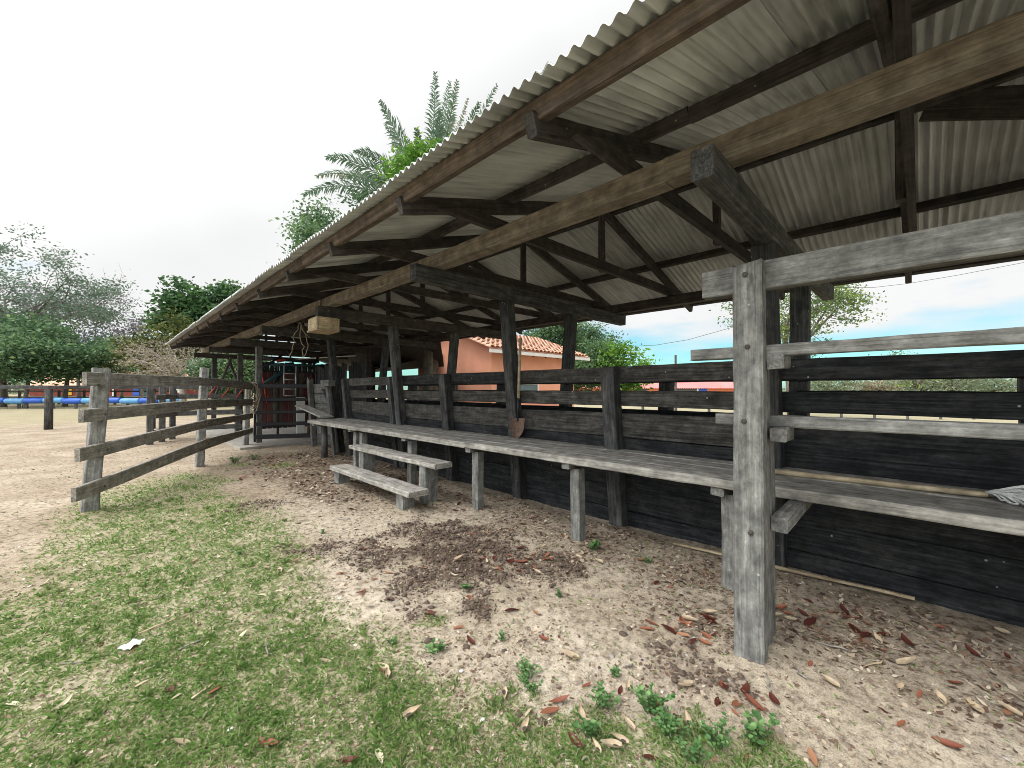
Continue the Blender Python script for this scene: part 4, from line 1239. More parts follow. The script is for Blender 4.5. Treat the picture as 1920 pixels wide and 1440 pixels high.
G_PURPLE = leafmat('leaf_mauve', [(0, (.10, .105, .12)), (.5, (.18, .175, .20)), (1, (.27, .24, .27))])
G_OLIVE = leafmat('leaf_olive', [(0, (.04, .06, .018)), (.5, (.12, .15, .04)), (.8, (.24, .24, .08)), (1, (.38, .22, .10))])
G_DRY = leafmat('leaf_dry_twig', [(0, (.16, .13, .09)), (.5, (.30, .26, .18)), (1, (.40, .38, .24))])
G_FAR = leafmat('leaf_far_hazed', [(0, (.13, .18, .12)), (.5, (.21, .26, .16)), (1, (.34, .36, .21))])  # dry pale foliage, with distance haze lightened into its colour
G_YEL = leafmat('leaf_yellow_green', [(0, (.06, .11, .05)), (.5, (.15, .24, .06)), (1, (.36, .42, .09))])

def leaf_cloud(name, centers, sig, per, size, mat, parent, seed, flat=.8, aspect=.55, clus_tint=None):
    rg = np.random.default_rng(seed)
    C0 = np.asarray(centers, float)
    n = len(C0) * per
    c = np.repeat(C0, per, 0) + rg.normal(0, 1, (n, 3)) * np.array([sig, sig, sig * flat])
    ct = rg.uniform(.0, .75, len(C0)) if clus_tint is None else clus_tint
    t = np.clip(np.repeat(ct, per) + rg.normal(0, .14, n), 0, 1)
    d = rg.normal(0, 1, (n, 3)); d[:, 2] *= .6; d /= np.linalg.norm(d, axis=1, keepdims=True)
    e = rg.normal(0, 1, (n, 3)); e -= d * (e * d).sum(1, keepdims=True); e /= np.linalg.norm(e, axis=1, keepdims=True)
    s = size * rg.uniform(.6, 1.35, (n, 1))
    v = np.empty((n, 4, 3))
    v[:, 0] = c - d * s * .5; v[:, 1] = c + e * s * aspect * .5 + d * s * .05; v[:, 2] = c + d * s * .5; v[:, 3] = c - e * s * aspect * .5 + d * s * .05
    f = np.arange(n * 4).reshape(n, 4)
    return mesh_obj(name, v.reshape(-1, 3), f, mat, parent, None, np.repeat(t, 4))

def tree(name, label, base, height, rad, crown0, mat, seed, ntwig=60, per=90, leaf=.25, sig=.5, trunk_r=.2, bark=None, flat=.7, group=None, limbs=8, umbrella=False, bare=0, stuffc=None):
    rng = random.Random(seed)
    bark = bark or BARK
    base = Vector(base)
    t = thing(name, label, 'tree', base[:], group)
    tb = MB(seed)
    zc = height * crown0
    fork = base + Vector((rng.uniform(-.3, .3), rng.uniform(-.3, .3), zc * .85))
    tb.tube([base + Vector((0, 0, -.2)), base.lerp(fork, .4) + Vector((rng.uniform(-.12, .12), 0, 0)), fork], [trunk_r * 1.25, trunk_r, trunk_r * .8], 9)
    cen = []
    ch = (height - zc) / 2
    mid = base + Vector((0, 0, zc + ch))
    for k in range(limbs):
        a = k * 6.283 / limbs + rng.uniform(-.3, .3)
        el = rng.uniform(-.25, .95) if not umbrella else rng.uniform(.25, .75)
        rr = rng.uniform(.65, 1)
        tip = mid + Vector((math.cos(a) * rad * rr * math.cos(el), math.sin(a) * rad * rr * math.cos(el), ch * math.sin(el) * (rr if not umbrella else .9)))
        m1 = fork.lerp(tip, .35) + Vector((rng.uniform(-.1, .1) * rad, rng.uniform(-.1, .1) * rad, rng.uniform(.0, .16) * ch))
        m2 = fork.lerp(tip, .7) + Vector((rng.uniform(-.12, .12) * rad, rng.uniform(-.12, .12) * rad, rng.uniform(.0, .12) * ch))
        lp = [fork, m1, m2, tip]
        tb.tube(lp, [trunk_r * .5, trunk_r * .34, trunk_r * .2, trunk_r * .06], 6)
        per_l = max(2, ntwig // limbs)
        for q in range(per_l):
            s = rng.uniform(.3, 1.0)
            i = min(2, int(s * 3)); p = lp[i].lerp(lp[i + 1], s * 3 - i)
            ln = rad * rng.uniform(.18, .5)
            dr = (p - mid).normalized() * .7 + Vector((rng.uniform(-1, 1), rng.uniform(-1, 1), rng.uniform(-.5, .8)))
            e = p + dr.normalized() * ln
            rel = e - mid
            q_ = math.sqrt((rel.x / rad) ** 2 + (rel.y / rad) ** 2 + (rel.z / ch) ** 2)
            if q_ > 1.05: e = mid + rel / q_ * 1.02
            mm = p.lerp(e, .5) + Vector((rng.uniform(-.1, .1), rng.uniform(-.1, .1), rng.uniform(-.05, .12))) * ln
            tb.tube([p, mm, e], [trunk_r * .12, trunk_r * .07, trunk_r * .02], 4, cap=False)
            if bare:
                for z in range(bare):
                    s2 = rng.uniform(.3, 1); pp_ = mm.lerp(e, s2)
                    ee = pp_ + Vector((rng.uniform(-1, 1), rng.uniform(-1, 1), rng.uniform(-.5, .9))).normalized() * ln * rng.uniform(.3, .7)
                    tb.tube([pp_, pp_.lerp(ee, .5) + Vector((rng.uniform(-.1, .1),) * 3) * ln, ee], [trunk_r * .05, trunk_r * .04, trunk_r * .015], 4, cap=False)
            cen.append(e[:]); cen.append(mm.lerp(e, .5)[:])
    tb.build('trunk', bark, t, True)
    leaf_cloud('crown', cen, sig, per, leaf, mat, t, seed, flat)
    return t

def tree_px(name, label, px, d, ytop, half_px, y0, mat, seed, **k):
    """px column, depth, top row, half width in pixels, row of the crown's foot"""
    h = CAM_H + (730 - ytop) / F_PX * d
    z0 = max(.3, CAM_H + (730 - y0) / F_PX * d)
    return tree(name, label, at(px, d), h, half_px / F_PX * d, z0 / h, mat, seed, **k)

tree_px('spreading_tree', 'tall sparse tree with open branches at the left edge', 5, 42, 428, 165, 640, G_GREY, 3001, ntwig=190, per=48, leaf=.28, sig=.7, trunk_r=.38, limbs=11, flat=.45, bare=2)
tree_px('sparse_tree', 'thin mauve-grey tree behind the green bushes', 150, 52, 530, 95, 700, G_PURPLE, 3002, ntwig=90, per=42, leaf=.27, sig=.8, trunk_r=.2, limbs=9, flat=.5, bare=3)
tree_px('leafless_tree', 'slender nearly leafless tree left of the shed end', 228, 55, 578, 55, 700, G_PURPLE, 3003, ntwig=70, per=14, leaf=.38, sig=.7, trunk_r=.16, limbs=9, bare=4)
tree_px('bushy_tree', 'dense dark green bushy tree at the left edge', 8, 36, 580, 80, 712, G_MID, 3004, ntwig=110, per=40, leaf=.38, sig=.75, trunk_r=.2, limbs=10, flat=.6)
tree_px('bushy_tree', 'dense rounded green tree beside the stable roof', 122, 37, 612, 72, 700, G_MID, 3005, ntwig=100, per=38, leaf=.36, sig=.75, trunk_r=.18, limbs=10, flat=.6)
tree_px('bushy_tree', 'low green tree above the barrel trough', 48, 34, 640, 60, 706, G_MID, 3015, ntwig=80, per=42, leaf=.3, sig=.6, trunk_r=.15, limbs=9, flat=.6)
tree_px('olive_tree', 'olive green tree with orange tinted leaves left of the shed end', 305, 34, 580, 48, 705, G_OLIVE, 3006, ntwig=70, per=60, leaf=.3, sig=.5, trunk_r=.16, limbs=8)
tree_px('gnarled_tree', 'bare gnarled pale tree with twisting branches behind the yard fence', 338, 27, 640, 100, 712, G_DRY, 3007, ntwig=130, per=9, leaf=.14, sig=.35, trunk_r=.2, limbs=14, bark=BARK_PALE, bare=6, flat=.5)
tree_px('gnarled_tree', 'dry twiggy pale tree left of the stable doors', 262, 40, 650, 60, 715, G_OLIVE, 3017, ntwig=90, per=18, leaf=.2, sig=.45, trunk_r=.16, limbs=11, bark=BARK_PALE, bare=4)
tree_px('broad_tree', 'broad green tree rising behind the far end of the shed roof', 405, 40, 528, 82, 665, G_DARK, 3008, ntwig=120, per=110, leaf=.42, sig=.6, trunk_r=.25, limbs=11, flat=.55)
tree_px('fine_leaved_tree', 'fine leaved green tree showing above the middle of the roof', 692, 18, 386, 128, 560, G_MID, 3009, ntwig=190, per=95, leaf=.15, sig=.34, trunk_r=.2, limbs=12, flat=.6)
tree_px('bright_bush', 'bright green leafy tree crown at the foot of the palm', 800, 13.2, 262, 70, 400, G_BRIGHT, 3010, ntwig=90, per=60, leaf=.15, sig=.22, trunk_r=.14, limbs=10, flat=.7)
tree_px('dense_tree', 'dense grey-green tree behind the salmon house roof', 1065, 27, 602, 92, 740, G_MID, 3011, ntwig=170, per=150, leaf=.16, sig=.38, trunk_r=.2, limbs=12)
tree_px('bright_tree', 'bright green rounded tree right of the grey-green tree', 1165, 25, 626, 46, 740, G_BRIGHT, 3012, ntwig=56, per=80, leaf=.2, sig=.34, trunk_r=.16, limbs=10)
tree_px('layered_tree', 'open layered tree with yellow-green sprays behind the tall slip-rail post', 1485, 22, 528, 105, 668, G_YEL, 3013, ntwig=100, per=42, leaf=.14, sig=.42, trunk_r=.2, limbs=12, flat=.28, umbrella=True, bare=2)
tree_px('garden_bush', 'green bush seen under the far end of the shed', 445, 27, 655, 50, 735, G_MID, 3014, ntwig=80, per=120, leaf=.2, sig=.4, trunk_r=.1, limbs=9)
for k, (px, yt, hw_, d, mt, lb) in enumerate(((1560, 712, 45, 75, G_FAR, 'small pale tree in the far field just right of the race post'),
                                     (1650, 716, 40, 80, G_DRY, 'small dry tree in the far field'),
                                     (1732, 690, 55, 60, G_FAR, 'flat-topped field tree with a straight trunk'),
                                     (1790, 690, 60, 55, G_FAR, 'field tree with forked branches'),
                                     (1862, 712, 42, 70, G_FAR, 'pale field tree near the right edge'))):
    tree_px('field_tree', lb, px, d, yt, hw_, 731, mt, 3100 + k, ntwig=50, per=20, leaf=.42, sig=.75, trunk_r=.28, limbs=8, umbrella=True, group='trees far across the pasture', flat=.35)
tree_px('field_tree', 'thin yellow-green treetop showing above the dark top rail', 1710, 30, 655, 70, 722, G_YEL, 3110, ntwig=40, per=16, leaf=.16, sig=.35, trunk_r=.1, limbs=8, umbrella=True, group='trees far across the pasture', flat=.3)
# wood edge in the distance: one mass
rg = np.random.default_rng(77)
cc = []
for k in range(420):
    px = rg.uniform(-300, 2300); d = rg.uniform(120, 170)
    if 470 < px < 900: continue
    p = at(px, d); cc.append((p.x, p.y, rg.uniform(.3, 4.6 if px < 480 else 1.3)))
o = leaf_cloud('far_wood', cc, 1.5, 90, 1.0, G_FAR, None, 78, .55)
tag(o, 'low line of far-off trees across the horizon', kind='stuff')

# palm behind the roof
pb = at(806, 14.5); zb = CAM_H + (730 - 402) / F_PX * 14.5
palm = thing('palm_tree', 'tall palm with upright feathery fronds rising behind the shed roof', 'palm', pb[:])
b_ = MB(3200); b_.tube([(pb.x, pb.y, -.2), (pb.x + .05, pb.y, 3), (pb.x, pb.y, zb)], [.3, .26, .24], 12); b_.build('trunk', BARK, palm, True)
G_PALM = leafmat('palm_leaflet', [(0, (.05, .10, .06)), (.5, (.12, .20, .125)), (.85, (.24, .32, .22)), (1, (.32, .30, .20))], .35, .4)
def frond(tip_px, tip_py, seed, droop=.0, dd=0.0, thick=1.0, brown=0.0):
    rng = random.Random(seed)
    d = 14.5 + dd
    tp = at(tip_px, d); tip = Vector((tp.x, tp.y, CAM_H + (730 - tip_py) / F_PX * d))
    a = Vector((pb.x, pb.y, zb - .1))
    L_ = (tip - a).length
    bend = Vector((0, 0, droop * L_))
    n = 46
    pts = []
    for i in range(n + 1):
        s = i / n
        pts.append(a.lerp(tip, s) + bend * (4 * s * (1 - s)) * (.6 + .4 * s))
    mb = MB(seed)
    mb.tube(pts, [.035 * (1 - .85 * i / n) + .004 for i in range(n + 1)], 5, tint=.6)
    for i in range(5, n + 1):
        s = i / n
        t_ = (pts[min(i + 1, n)] - pts[i - 1]).normalized()
        sd = t_.cross(Vector((.3, .3, 1))).normalized()
        if sd.length < .1: sd = Vector((1, -1, 0)).normalized()
        nu = sd.cross(t_).normalized()
        ln = .62 * math.sin(math.pi * (.12 + .86 * s) ** .8) * thick + .10
        for sg in (-1, 1):
            for rep in range(2):
                an = R(38 + rng.uniform(-12, 12)) if rep != 1 else R(48 + rng.uniform(-12, 12))
                dr = (t_ * math.cos(an) + sd * sg * math.sin(an) + nu * rng.uniform(-.35, .35)).normalized()
                p0 = pts[i] + t_ * rng.uniform(-.03, .03)
                l2 = ln * rng.uniform(.8, 1.1)
                p1 = p0 + dr * l2 * .55; p2 = p0 + dr * l2 + Vector((0, 0, -.25 * l2))
                wv = t_.cross(dr)
                wv = dr.cross(wv).normalized() * .021
                tn = min(1, max(0, rng.uniform(.1, .75) + brown))
                mb.poly([p0 - wv * .5, p1 - wv, p2, p1 + wv, p0 + wv * .5], tn)
    return mb.build('frond', G_PALM, palm)
for k, (tx, ty, dr_, dd, th, br) in enumerate(((815, 132, 0, -.6, .8, 0), (842, 150, 0, .5, .9, 0), (856, 148, 0, -1.2, .6, .25), (876, 182, .0, .8, .35, .5), (930, 156, .0, 0, .55, 0), (897, 190, .02, -1.5, .6, 0),
                                         (712, 186, .06, -.6, .9, 0), (722, 232, .04, .8, 1, 0), (742, 214, .03, 1.8, .8, .1), (664, 280, .16, .3, .9, 0), (612, 292, .15, -.8, 1, .1), (592, 328, .14, .9, .7, .3), (568, 362, .17, -.3, .8, 0), (640, 330, .12, 1.5, .9, .2),
                                         (780, 240, .02, -2, .7, 0), (760, 300, .06, -1, 1, .3), (960, 260, .15, 1, .8, 0), (1010, 330, .2, 0, .8, 0), (700, 330, .12, -1.6, .9, .3), (745, 285, .05, .9, .9, .2), (765, 262, .03, .2, .9, 0), (825, 205, 0, -1.4, .9, 0), (850, 215, 0, 1.2, .9, .1), (720, 320, .12, 1.0, .8, .35))):
    frond(tx, ty, 3210 + k, dr_, dd, th, br)

# ------------------------------------------------------------------ grass, weeds, litter
M_GRASS = leafmat('grass_blade', [(0, (.11, .215, .05)), (.35, (.20, .34, .09)), (.6, (.34, .41, .17)), (.8, (.46, .44, .28)), (1, (.58, .55, .42))], .3, .6)
def grass():
    rg = np.random.default_rng(5)
    n = 620000
    th = R(45) + rg.uniform(R(-58), R(58), n)
    r = np.exp(rg.uniform(np.log(.75), np.log(14.5), n))
    x = r * np.cos(th); y = r * np.sin(th)
    m = grass_mask(x, y) * (1 - dung_mask(x, y))
    cl_ = sstep(.34, .62, fbm(x, y, 9, 3, 21))
    keep = rg.uniform(0, 1, n) < np.clip(m * (.55 + .4 * cl_), 0.012, 1)
    keep &= ~((x > 4.05) & (x < 5.3))
    x, y, r, m, cl_ = x[keep], y[keep], r[keep], m[keep], cl_[keep]
    n = len(x)
    z = ground_z(x, y) - .002
    L_ = rg.uniform(.012, .042, n) * (1 + .05 * r)
    wd = (.0009 + .0007 * r) * rg.uniform(.7, 1.3, n)
    a = rg.uniform(0, 6.283, n); lean = rg.uniform(.25, 1.35, n)
    dx = np.cos(a) * np.sin(lean); dy = np.sin(a) * np.sin(lean); dz = np.cos(lean)
    px, py = -np.sin(a), np.cos(a)
    # a few hundred upright tufts among the cropped blades
    tr_n = 2600
    tth = R(45) + rg.uniform(R(-56), R(50), tr_n); trr = np.exp(rg.uniform(np.log(.9), np.log(9), tr_n))
    tx_, ty_ = trr * np.cos(tth), trr * np.sin(tth)
    kt = rg.uniform(0, 1, tr_n) < grass_mask(tx_, ty_) * .42
    tx_, ty_, trr = tx_[kt], ty_[kt], trr[kt]; q = 16
    ex_ = np.repeat(tx_, q) + rg.normal(0, .012, len(tx_) * q); ey_ = np.repeat(ty_, q) + rg.normal(0, .012, len(tx_) * q); er_ = np.repeat(trr, q); k2 = len(ex_)
    x = np.concatenate([x, ex_]); y = np.concatenate([y, ey_]); z = np.concatenate([z, ground_z(ex_, ey_) - .002])
    L_ = np.concatenate([L_, rg.uniform(.03, .075, k2)]); wd = np.concatenate([wd, (.0011 + .0006 * er_) * rg.uniform(.8, 1.2, k2)])
    a2 = rg.uniform(0, 6.283, k2); l2 = rg.uniform(.1, .75, k2)
    dx = np.concatenate([dx, np.cos(a2) * np.sin(l2)]); dy = np.concatenate([dy, np.sin(a2) * np.sin(l2)]); dz = np.concatenate([dz, np.cos(l2)])
    px = np.concatenate([px, -np.sin(a2)]); py = np.concatenate([py, np.cos(a2)])
    m = np.concatenate([m, np.ones(k2)]); cl_ = np.concatenate([cl_, np.repeat(rg.uniform(.3, 1, len(tx_)), q)]); n = n + k2
    P0 = np.stack([x, y, z], 1); D = np.stack([dx, dy, dz], 1); S = np.stack([px, py, np.zeros(n)], 1)
    D2 = np.stack([dx * 1.25, dy * 1.25, dz * .55], 1)
    v = np.empty((n, 5, 3))
    v[:, 0] = P0 - S * wd[:, None]; v[:, 1] = P0 + S * wd[:, None]
    mid = P0 + D * (L_ * .55)[:, None]
    v[:, 2] = mid + S * (wd * .8)[:, None]; v[:, 4] = mid - S * (wd * .8)[:, None]
    v[:, 3] = P0 + D2 * L_[:, None]
    f = np.arange(n * 5).reshape(n, 5)
    t = np.clip(.68 - .18 * cl_ * m - .14 * m + rg.normal(0, .24, n), 0, 1)
    o = mesh_obj('grass', v.reshape(-1, 3), f, M_GRASS, None, None, np.repeat(t, 5))
    tag(o, 'short trampled lawn grass over the sand', 'grass', kind='stuff')
grass()

M_CHIP = leafmat('ground_chip', [(0, (.05, .032, .024)), (.3, (.14, .085, .06)), (.5, (.24, .17, .12)), (.75, (.42, .34, .25)), (1, (.62, .56, .46))], 0, .85)
def chips():
    """fine litter: straw bits, leaf crumbs, small gravel on the sand"""
    rg = np.random.default_rng(9)
    n = 240000
    th = R(45) + rg.uniform(R(-58), R(58), n)
    r = np.exp(rg.uniform(np.log(.8), np.log(16), n))
    x = r * np.cos(th); y = r * np.sin(th)
    d = np.clip(.20 + .8 * litter_mask(x, y) + .5 * dung_mask(x, y), 0, 1) * (.35 + .9 * sstep(.35, .65, fbm(x, y, 3.5, 3, 44)))
    keep = (rg.uniform(0, 1, n) < d) & ~((x > 4.12) & (x < 5.2))
    x, y, r = x[keep], y[keep], r[keep]; n = len(x)
    lm = litter_mask(x, y); dm = dung_mask(x, y)
    z = ground_z(x, y) + .003
    L_ = rg.uniform(.006, .026, n) * (1 + .05 * r) * (1 + 1.9 * lm * rg.uniform(0, 1, n))
    asp = rg.choice([.12, .3, .6, .9], n)
    a = rg.uniform(0, 6.283, n)
    tx, ty = rg.normal(0, .25, n), rg.normal(0, .25, n)
    D = np.stack([np.cos(a), np.sin(a), tx], 1); E = np.stack([-np.sin(a), np.cos(a), ty], 1)
    P0 = np.stack([x, y, z + .25 * L_ * np.abs(tx)], 1)
    v = np.empty((n, 5, 3))
    v[:, 0] = P0 - D * L_[:, None] * .5
    v[:, 1] = P0 - D * L_[:, None] * .1 + E * (L_ * asp)[:, None] * .5
    v[:, 2] = P0 + D * L_[:, None] * .5
    v[:, 3] = P0 + D * L_[:, None] * .05 - E * (L_ * asp)[:, None] * .5
    v[:, 4] = P0 - D * L_[:, None] * .4 - E * (L_ * asp)[:, None] * .3
    f = np.arange(n * 5).reshape(n, 5)
    t = np.clip(.12 + .9 * rg.beta(1.5, 1.6, n) - .30 * lm * rg.uniform(0, 1, n) - .2 * dm, 0, 1)
    o = mesh_obj('leaf_litter', v.reshape(-1, 3), f, M_CHIP, None, None, np.repeat(t, 5))
    tag(o, 'fine litter of straw, leaf crumbs and chips over the sand', 'litter', kind='stuff')
chips()

def clods():
    rg = np.random.default_rng(12)
    V = []; F_ = []
    base = [(0, 0, 1), (.9, 0, .3), (.28, .85, .3), (-.73, .53, .3), (-.73, -.53, .3), (.28, -.85, .3), (0, 0, -.5)]
    fc = [(0, 1, 2), (0, 2, 3), (0, 3, 4), (0, 4, 5), (0, 5, 1), (6, 2, 1), (6, 3, 2), (6, 4, 3), (6, 5, 4), (6, 1, 5)]
    k = 0
    while k < 7000:
        x, y = rg.uniform(1.0, 3.4), rg.uniform(.6, 6.6)
        if rg.uniform() > dung_mask(np.array([x]), np.array([y]))[0]: continue
        s = rg.uniform(.004, .011) if rg.uniform() < .9 else rg.uniform(.012, .026)
        z = gz(x, y)
        b = len(V)
        for p in base:
            j = rg.uniform(.7, 1.3)
            V.append((x + p[0] * s * j, y + p[1] * s * j, z + p[2] * s * .8 * j + s * .2))
        F_ += [tuple(b + q for q in t) for t in fc]
        k += 1
    o = mesh_obj('dung_crumbs', V, F_, M_CLOD, None)
    tag(o, 'crumbled dark dung spread over the soil before the platform', 'dung', kind='stuff')
clods()

# individual fallen leaves
M_LEAF = leafmat('dry_leaf', [(0, (.075, .022, .016)), (.4, (.17, .05, .035)), (.75, (.27, .10, .06)), (1, (.40, .21, .12))], .15, .55)
M_LEAFY = leafmat('pale_leaf', [(0, (.30, .24, .15)), (.6, (.50, .43, .30)), (1, (.62, .58, .42))], .2, .6)
def leaf_mesh(seed, L_=.085, wr=.34, curl=.25):
    rng = random.Random(seed)
    mb = MB(seed); rows = []
    fold = rng.uniform(.15, .6); c2 = curl * rng.uniform(-.4, 1.3); tw = rng.uniform(-.5, .5)
    for i in range(8):
        s = i / 7
        hw_ = L_ * wr * .5 * (math.sin(math.pi * min(1, s * .97 + .02)) ** .75) + .0008
        x = (s - .5) * L_
        zc = c2 * L_ * (2 * s - 1) ** 2 * .5 + .004
        row = []
        for u_ in (-1, -.5, 0, .5, 1):
            zz = zc + abs(u_) * hw_ * fold + u_ * hw_ * tw * (s - .3)
            row.append((x, u_ * hw_, max(.0015, zz + .003)))
        rows.append(row)
    mb.grid(rows, rng.uniform(0, 1))
    return mb
def protos(n, fn, mat, name):
    out_ = []
    for k in range(n):
        mb = fn(k)
        o_ = mb.build(name, mat, None, True)
        out_.append(o_)
    return out_
def pxg(px, py):
    d = fw + rt * ((px - 960) / F_PX) - upv * ((py - 720) / F_PX)
    t_ = -CAM_H / d.z
    return d.x * t_, d.y * t_
def scatter(prot, pts, label, cat, group, seed, smin=.8, smax=1.25, lift=0.0):
    rng = random.Random(seed)
    used = set()
    for k, (x, y) in enumerate(pts):
        p = prot[k % len(prot)]
        if id(p) in used:
            o_ = p.copy(); col.objects.link(o_)
        else:
            o_ = p; used.add(id(p))
        s = rng.uniform(smin, smax)
        o_.location = (x, y, gz(x, y) + lift)
        o_.rotation_euler = (rng.uniform(-.3, .3), rng.uniform(-.25, .25), rng.uniform(0, 6.28))
        o_.scale = (s, s, s)
        tag(o_, label, cat, group)

red_px = [(548, 1195), (590, 1212), (1250, 1262), (1232, 1092), (1258, 1100), (1100, 1280), (1162, 1290), (1255, 1180), (1283, 1192), (1213, 1175), (1322, 1208), (1350, 1320), (1380, 1325), (1410, 1325), (1452, 1322),
          (1516, 1127), (1532, 1152), (1600, 1160), (1625, 1172), (1655, 1332), (1725, 1305), (1790, 1285), (1822, 1222), (1870, 1285), (1890, 1345), (1762, 1175), (1658, 1222), (1700, 1225), (1030, 1330), (1050, 1312), (1080, 1388), (1222, 1418),
          (1525, 1420), (1290, 1355), (376, 1246), (318, 1295), (405, 1295), (502, 1396), (655, 1425), (188, 1205), (250, 1215), (640, 1075), (700, 1085), (770, 1062), (860, 1175), (1020, 1195), (990, 1050), (968, 1060), (1000, 1040), (880, 1120),
          (912, 1142), (1330, 1165), (1222, 1165), (1400, 1420), (1890, 1230), (1540, 1075), (1340, 1420), (720, 1255), (1236, 1330), (960, 1145), (1690, 1360), (1780, 1400)]
pts_red = [pxg(*p) for p in red_px]
rng = random.Random(21)
while len(pts_red) < 150:
    x, y = rng.uniform(.9, 4.0), rng.uniform(-.3, 9.5)
    w_ = .1 + .7 * float(dung_mask(np.array([x]), np.array([y]))[0]) + .6 * float(litter_mask(np.array([x]), np.array([y]))[0])
    if rng.random() < w_ * .5: pts_red.append((x, y))
for (px_, py_, n_, s_) in ((1290, 1165, 12, .10), (1480, 1150, 9, .08), (1385, 1325, 6, .07), (700, 1080, 8, .14), (960, 1060, 10, .16), (1620, 1180, 7, .14), (560, 880, 10, .5), (470, 900, 8, .4)):
    cx_, cy_ = pxg(px_, py_)
    for q in range(n_): pts_red.append((cx_ + rng.gauss(0, s_), cy_ + rng.gauss(0, s_)))
pr = protos(8, lambda k: leaf_mesh(4000 + k, .07 + .004 * k, .30 + .02 * (k % 4), .3), M_LEAF, 'fallen_leaf')
scatter(pr, pts_red, 'dry reddish brown leaf fallen on the soil', 'leaf', 'red-brown leaves fallen on the ground', 31, .5, 1.45)
pale_px = [(640, 1322), (300, 1396), (340, 1392), (850, 1290), (562, 1240), (455, 1190), (990, 1333), (1140, 1395), (225, 1075), (340, 1090), (410, 1045), (545, 1070), (470, 1100), (370, 1170), (205, 1045), (130, 1040), (85, 1095), (25, 1320), (265, 1285), (350, 1050), (430, 945), (360, 965), (420, 985), (395, 965), (460, 1020), (690, 1135), (720, 1180), (760, 1160), (850, 1080), (900, 1060), (1150, 1180), (560, 1085), (610, 1240), (525, 1050)]
pts_pale = [pxg(*p) for p in pale_px]
while len(pts_pale) < 95:
    x, y = rng.uniform(-.2, 3.6), rng.uniform(1, 10)
    if rng.random() < .25 + .6 * float(grass_mask(np.array([x]), np.array([y]))[0]): pts_pale.append((x, y))
pr = protos(6, lambda k: leaf_mesh(4100 + k, .06 + .006 * k, .22 + .04 * (k % 3), .4), M_LEAFY, 'faded_leaf')
scatter(pr, pts_pale, 'faded straw-coloured leaf lying on the ground', 'leaf', 'pale faded leaves on the ground', 32, .6, 1.1, .006)

# pale spoon-shaped husks with a dark hollow
def husk_mesh(seed):
    rng = random.Random(seed)
    L_ = rng.uniform(.075, .10); W_ = L_ * rng.uniform(.36, .46)
    mb = MB(seed); rows = []
    for i in range(9):
        s = i / 8
        hw_ = W_ * .5 * max(.03, math.sin(math.pi * min(1., .08 + s * .95)) ** .8 * (1.25 - .75 * s))
        x = (s - .4) * L_
        row = []
        for u_ in (-1, -.75, -.4, 0, .4, .75, 1):
            dep = (1 - u_ * u_) * .42 * W_ * math.sin(math.pi * min(1, s * .8 + .15))
            row.append((x, u_ * hw_, .021 - dep + .006 * (abs(u_) > .9) + .01 * s))
        rows.append(row)
    mb.grid(rows, .2)
    o_ = mb.build('seed_husk', M_HUSK, None, True)
    m2 = MB(seed + 1)
    ring = [(-.10 * L_ + math.cos(a) * W_ * .42, math.sin(a) * W_ * .27, .0150) for a in np.linspace(0, 6.28, 13)[:-1]]
    m2.poly(ring)
    m2.build('hollow', HOLLOW, o_)
    return o_
HOLLOW = plain('husk_hollow', (.055, .045, .042), .9)
husk_px = [(720, 1255), (725, 1270), (770, 1338), (945, 1300), (985, 1360), (1100, 1360), (1090, 1350), (1180, 1360), (1070, 1230), (1078, 1235), (1290, 1355), (1265, 1345), (1165, 1385), (1120, 1400), (1150, 1398), (1762, 1318), (1830, 1340), (1815, 1330), (1898, 1345), (1645, 1205), (1290, 1290), (1690, 1300), (1450, 1160), (1480, 1165), (1290, 1160), (1330, 1150), (900, 1040), (1085, 1045), (1060, 1075), (1020, 1030), (1108, 1050), (860, 1055), (1090, 1040), (715, 1030), (585, 1052), (525, 1072), (1700, 1250), (1880, 1190), (1560, 1290), (1180, 1290), (555, 1055), (365, 1055), (1008, 1075), (930, 1070), (1125, 1055)]
HK = [husk_mesh(4200 + 10 * k) for k in range(4)]
rng = random.Random(33)
seen = set()
for k, p in enumerate(husk_px):
    h_ = HK[k % 4]
    x, y = pxg(*p)
    if k % 4 in seen:
        o_ = h_.copy(); col.objects.link(o_)
        for c_ in h_.children:
            d_ = c_.copy(); d_.parent = o_; col.objects.link(d_)
    else:
        o_ = h_; seen.add(k % 4)
    s = rng.uniform(.75, 1.15)
    o_.location = (x, y, gz(x, y) + .004); o_.scale = (s, s, s)
    o_.rotation_euler = (rng.uniform(-.25, .25), rng.uniform(-.2, .2), rng.uniform(0, 6.28))
    tag(o_, 'pale spoon-shaped seed husk with a dark hollow', 'husk', 'seed husks scattered over the ground')

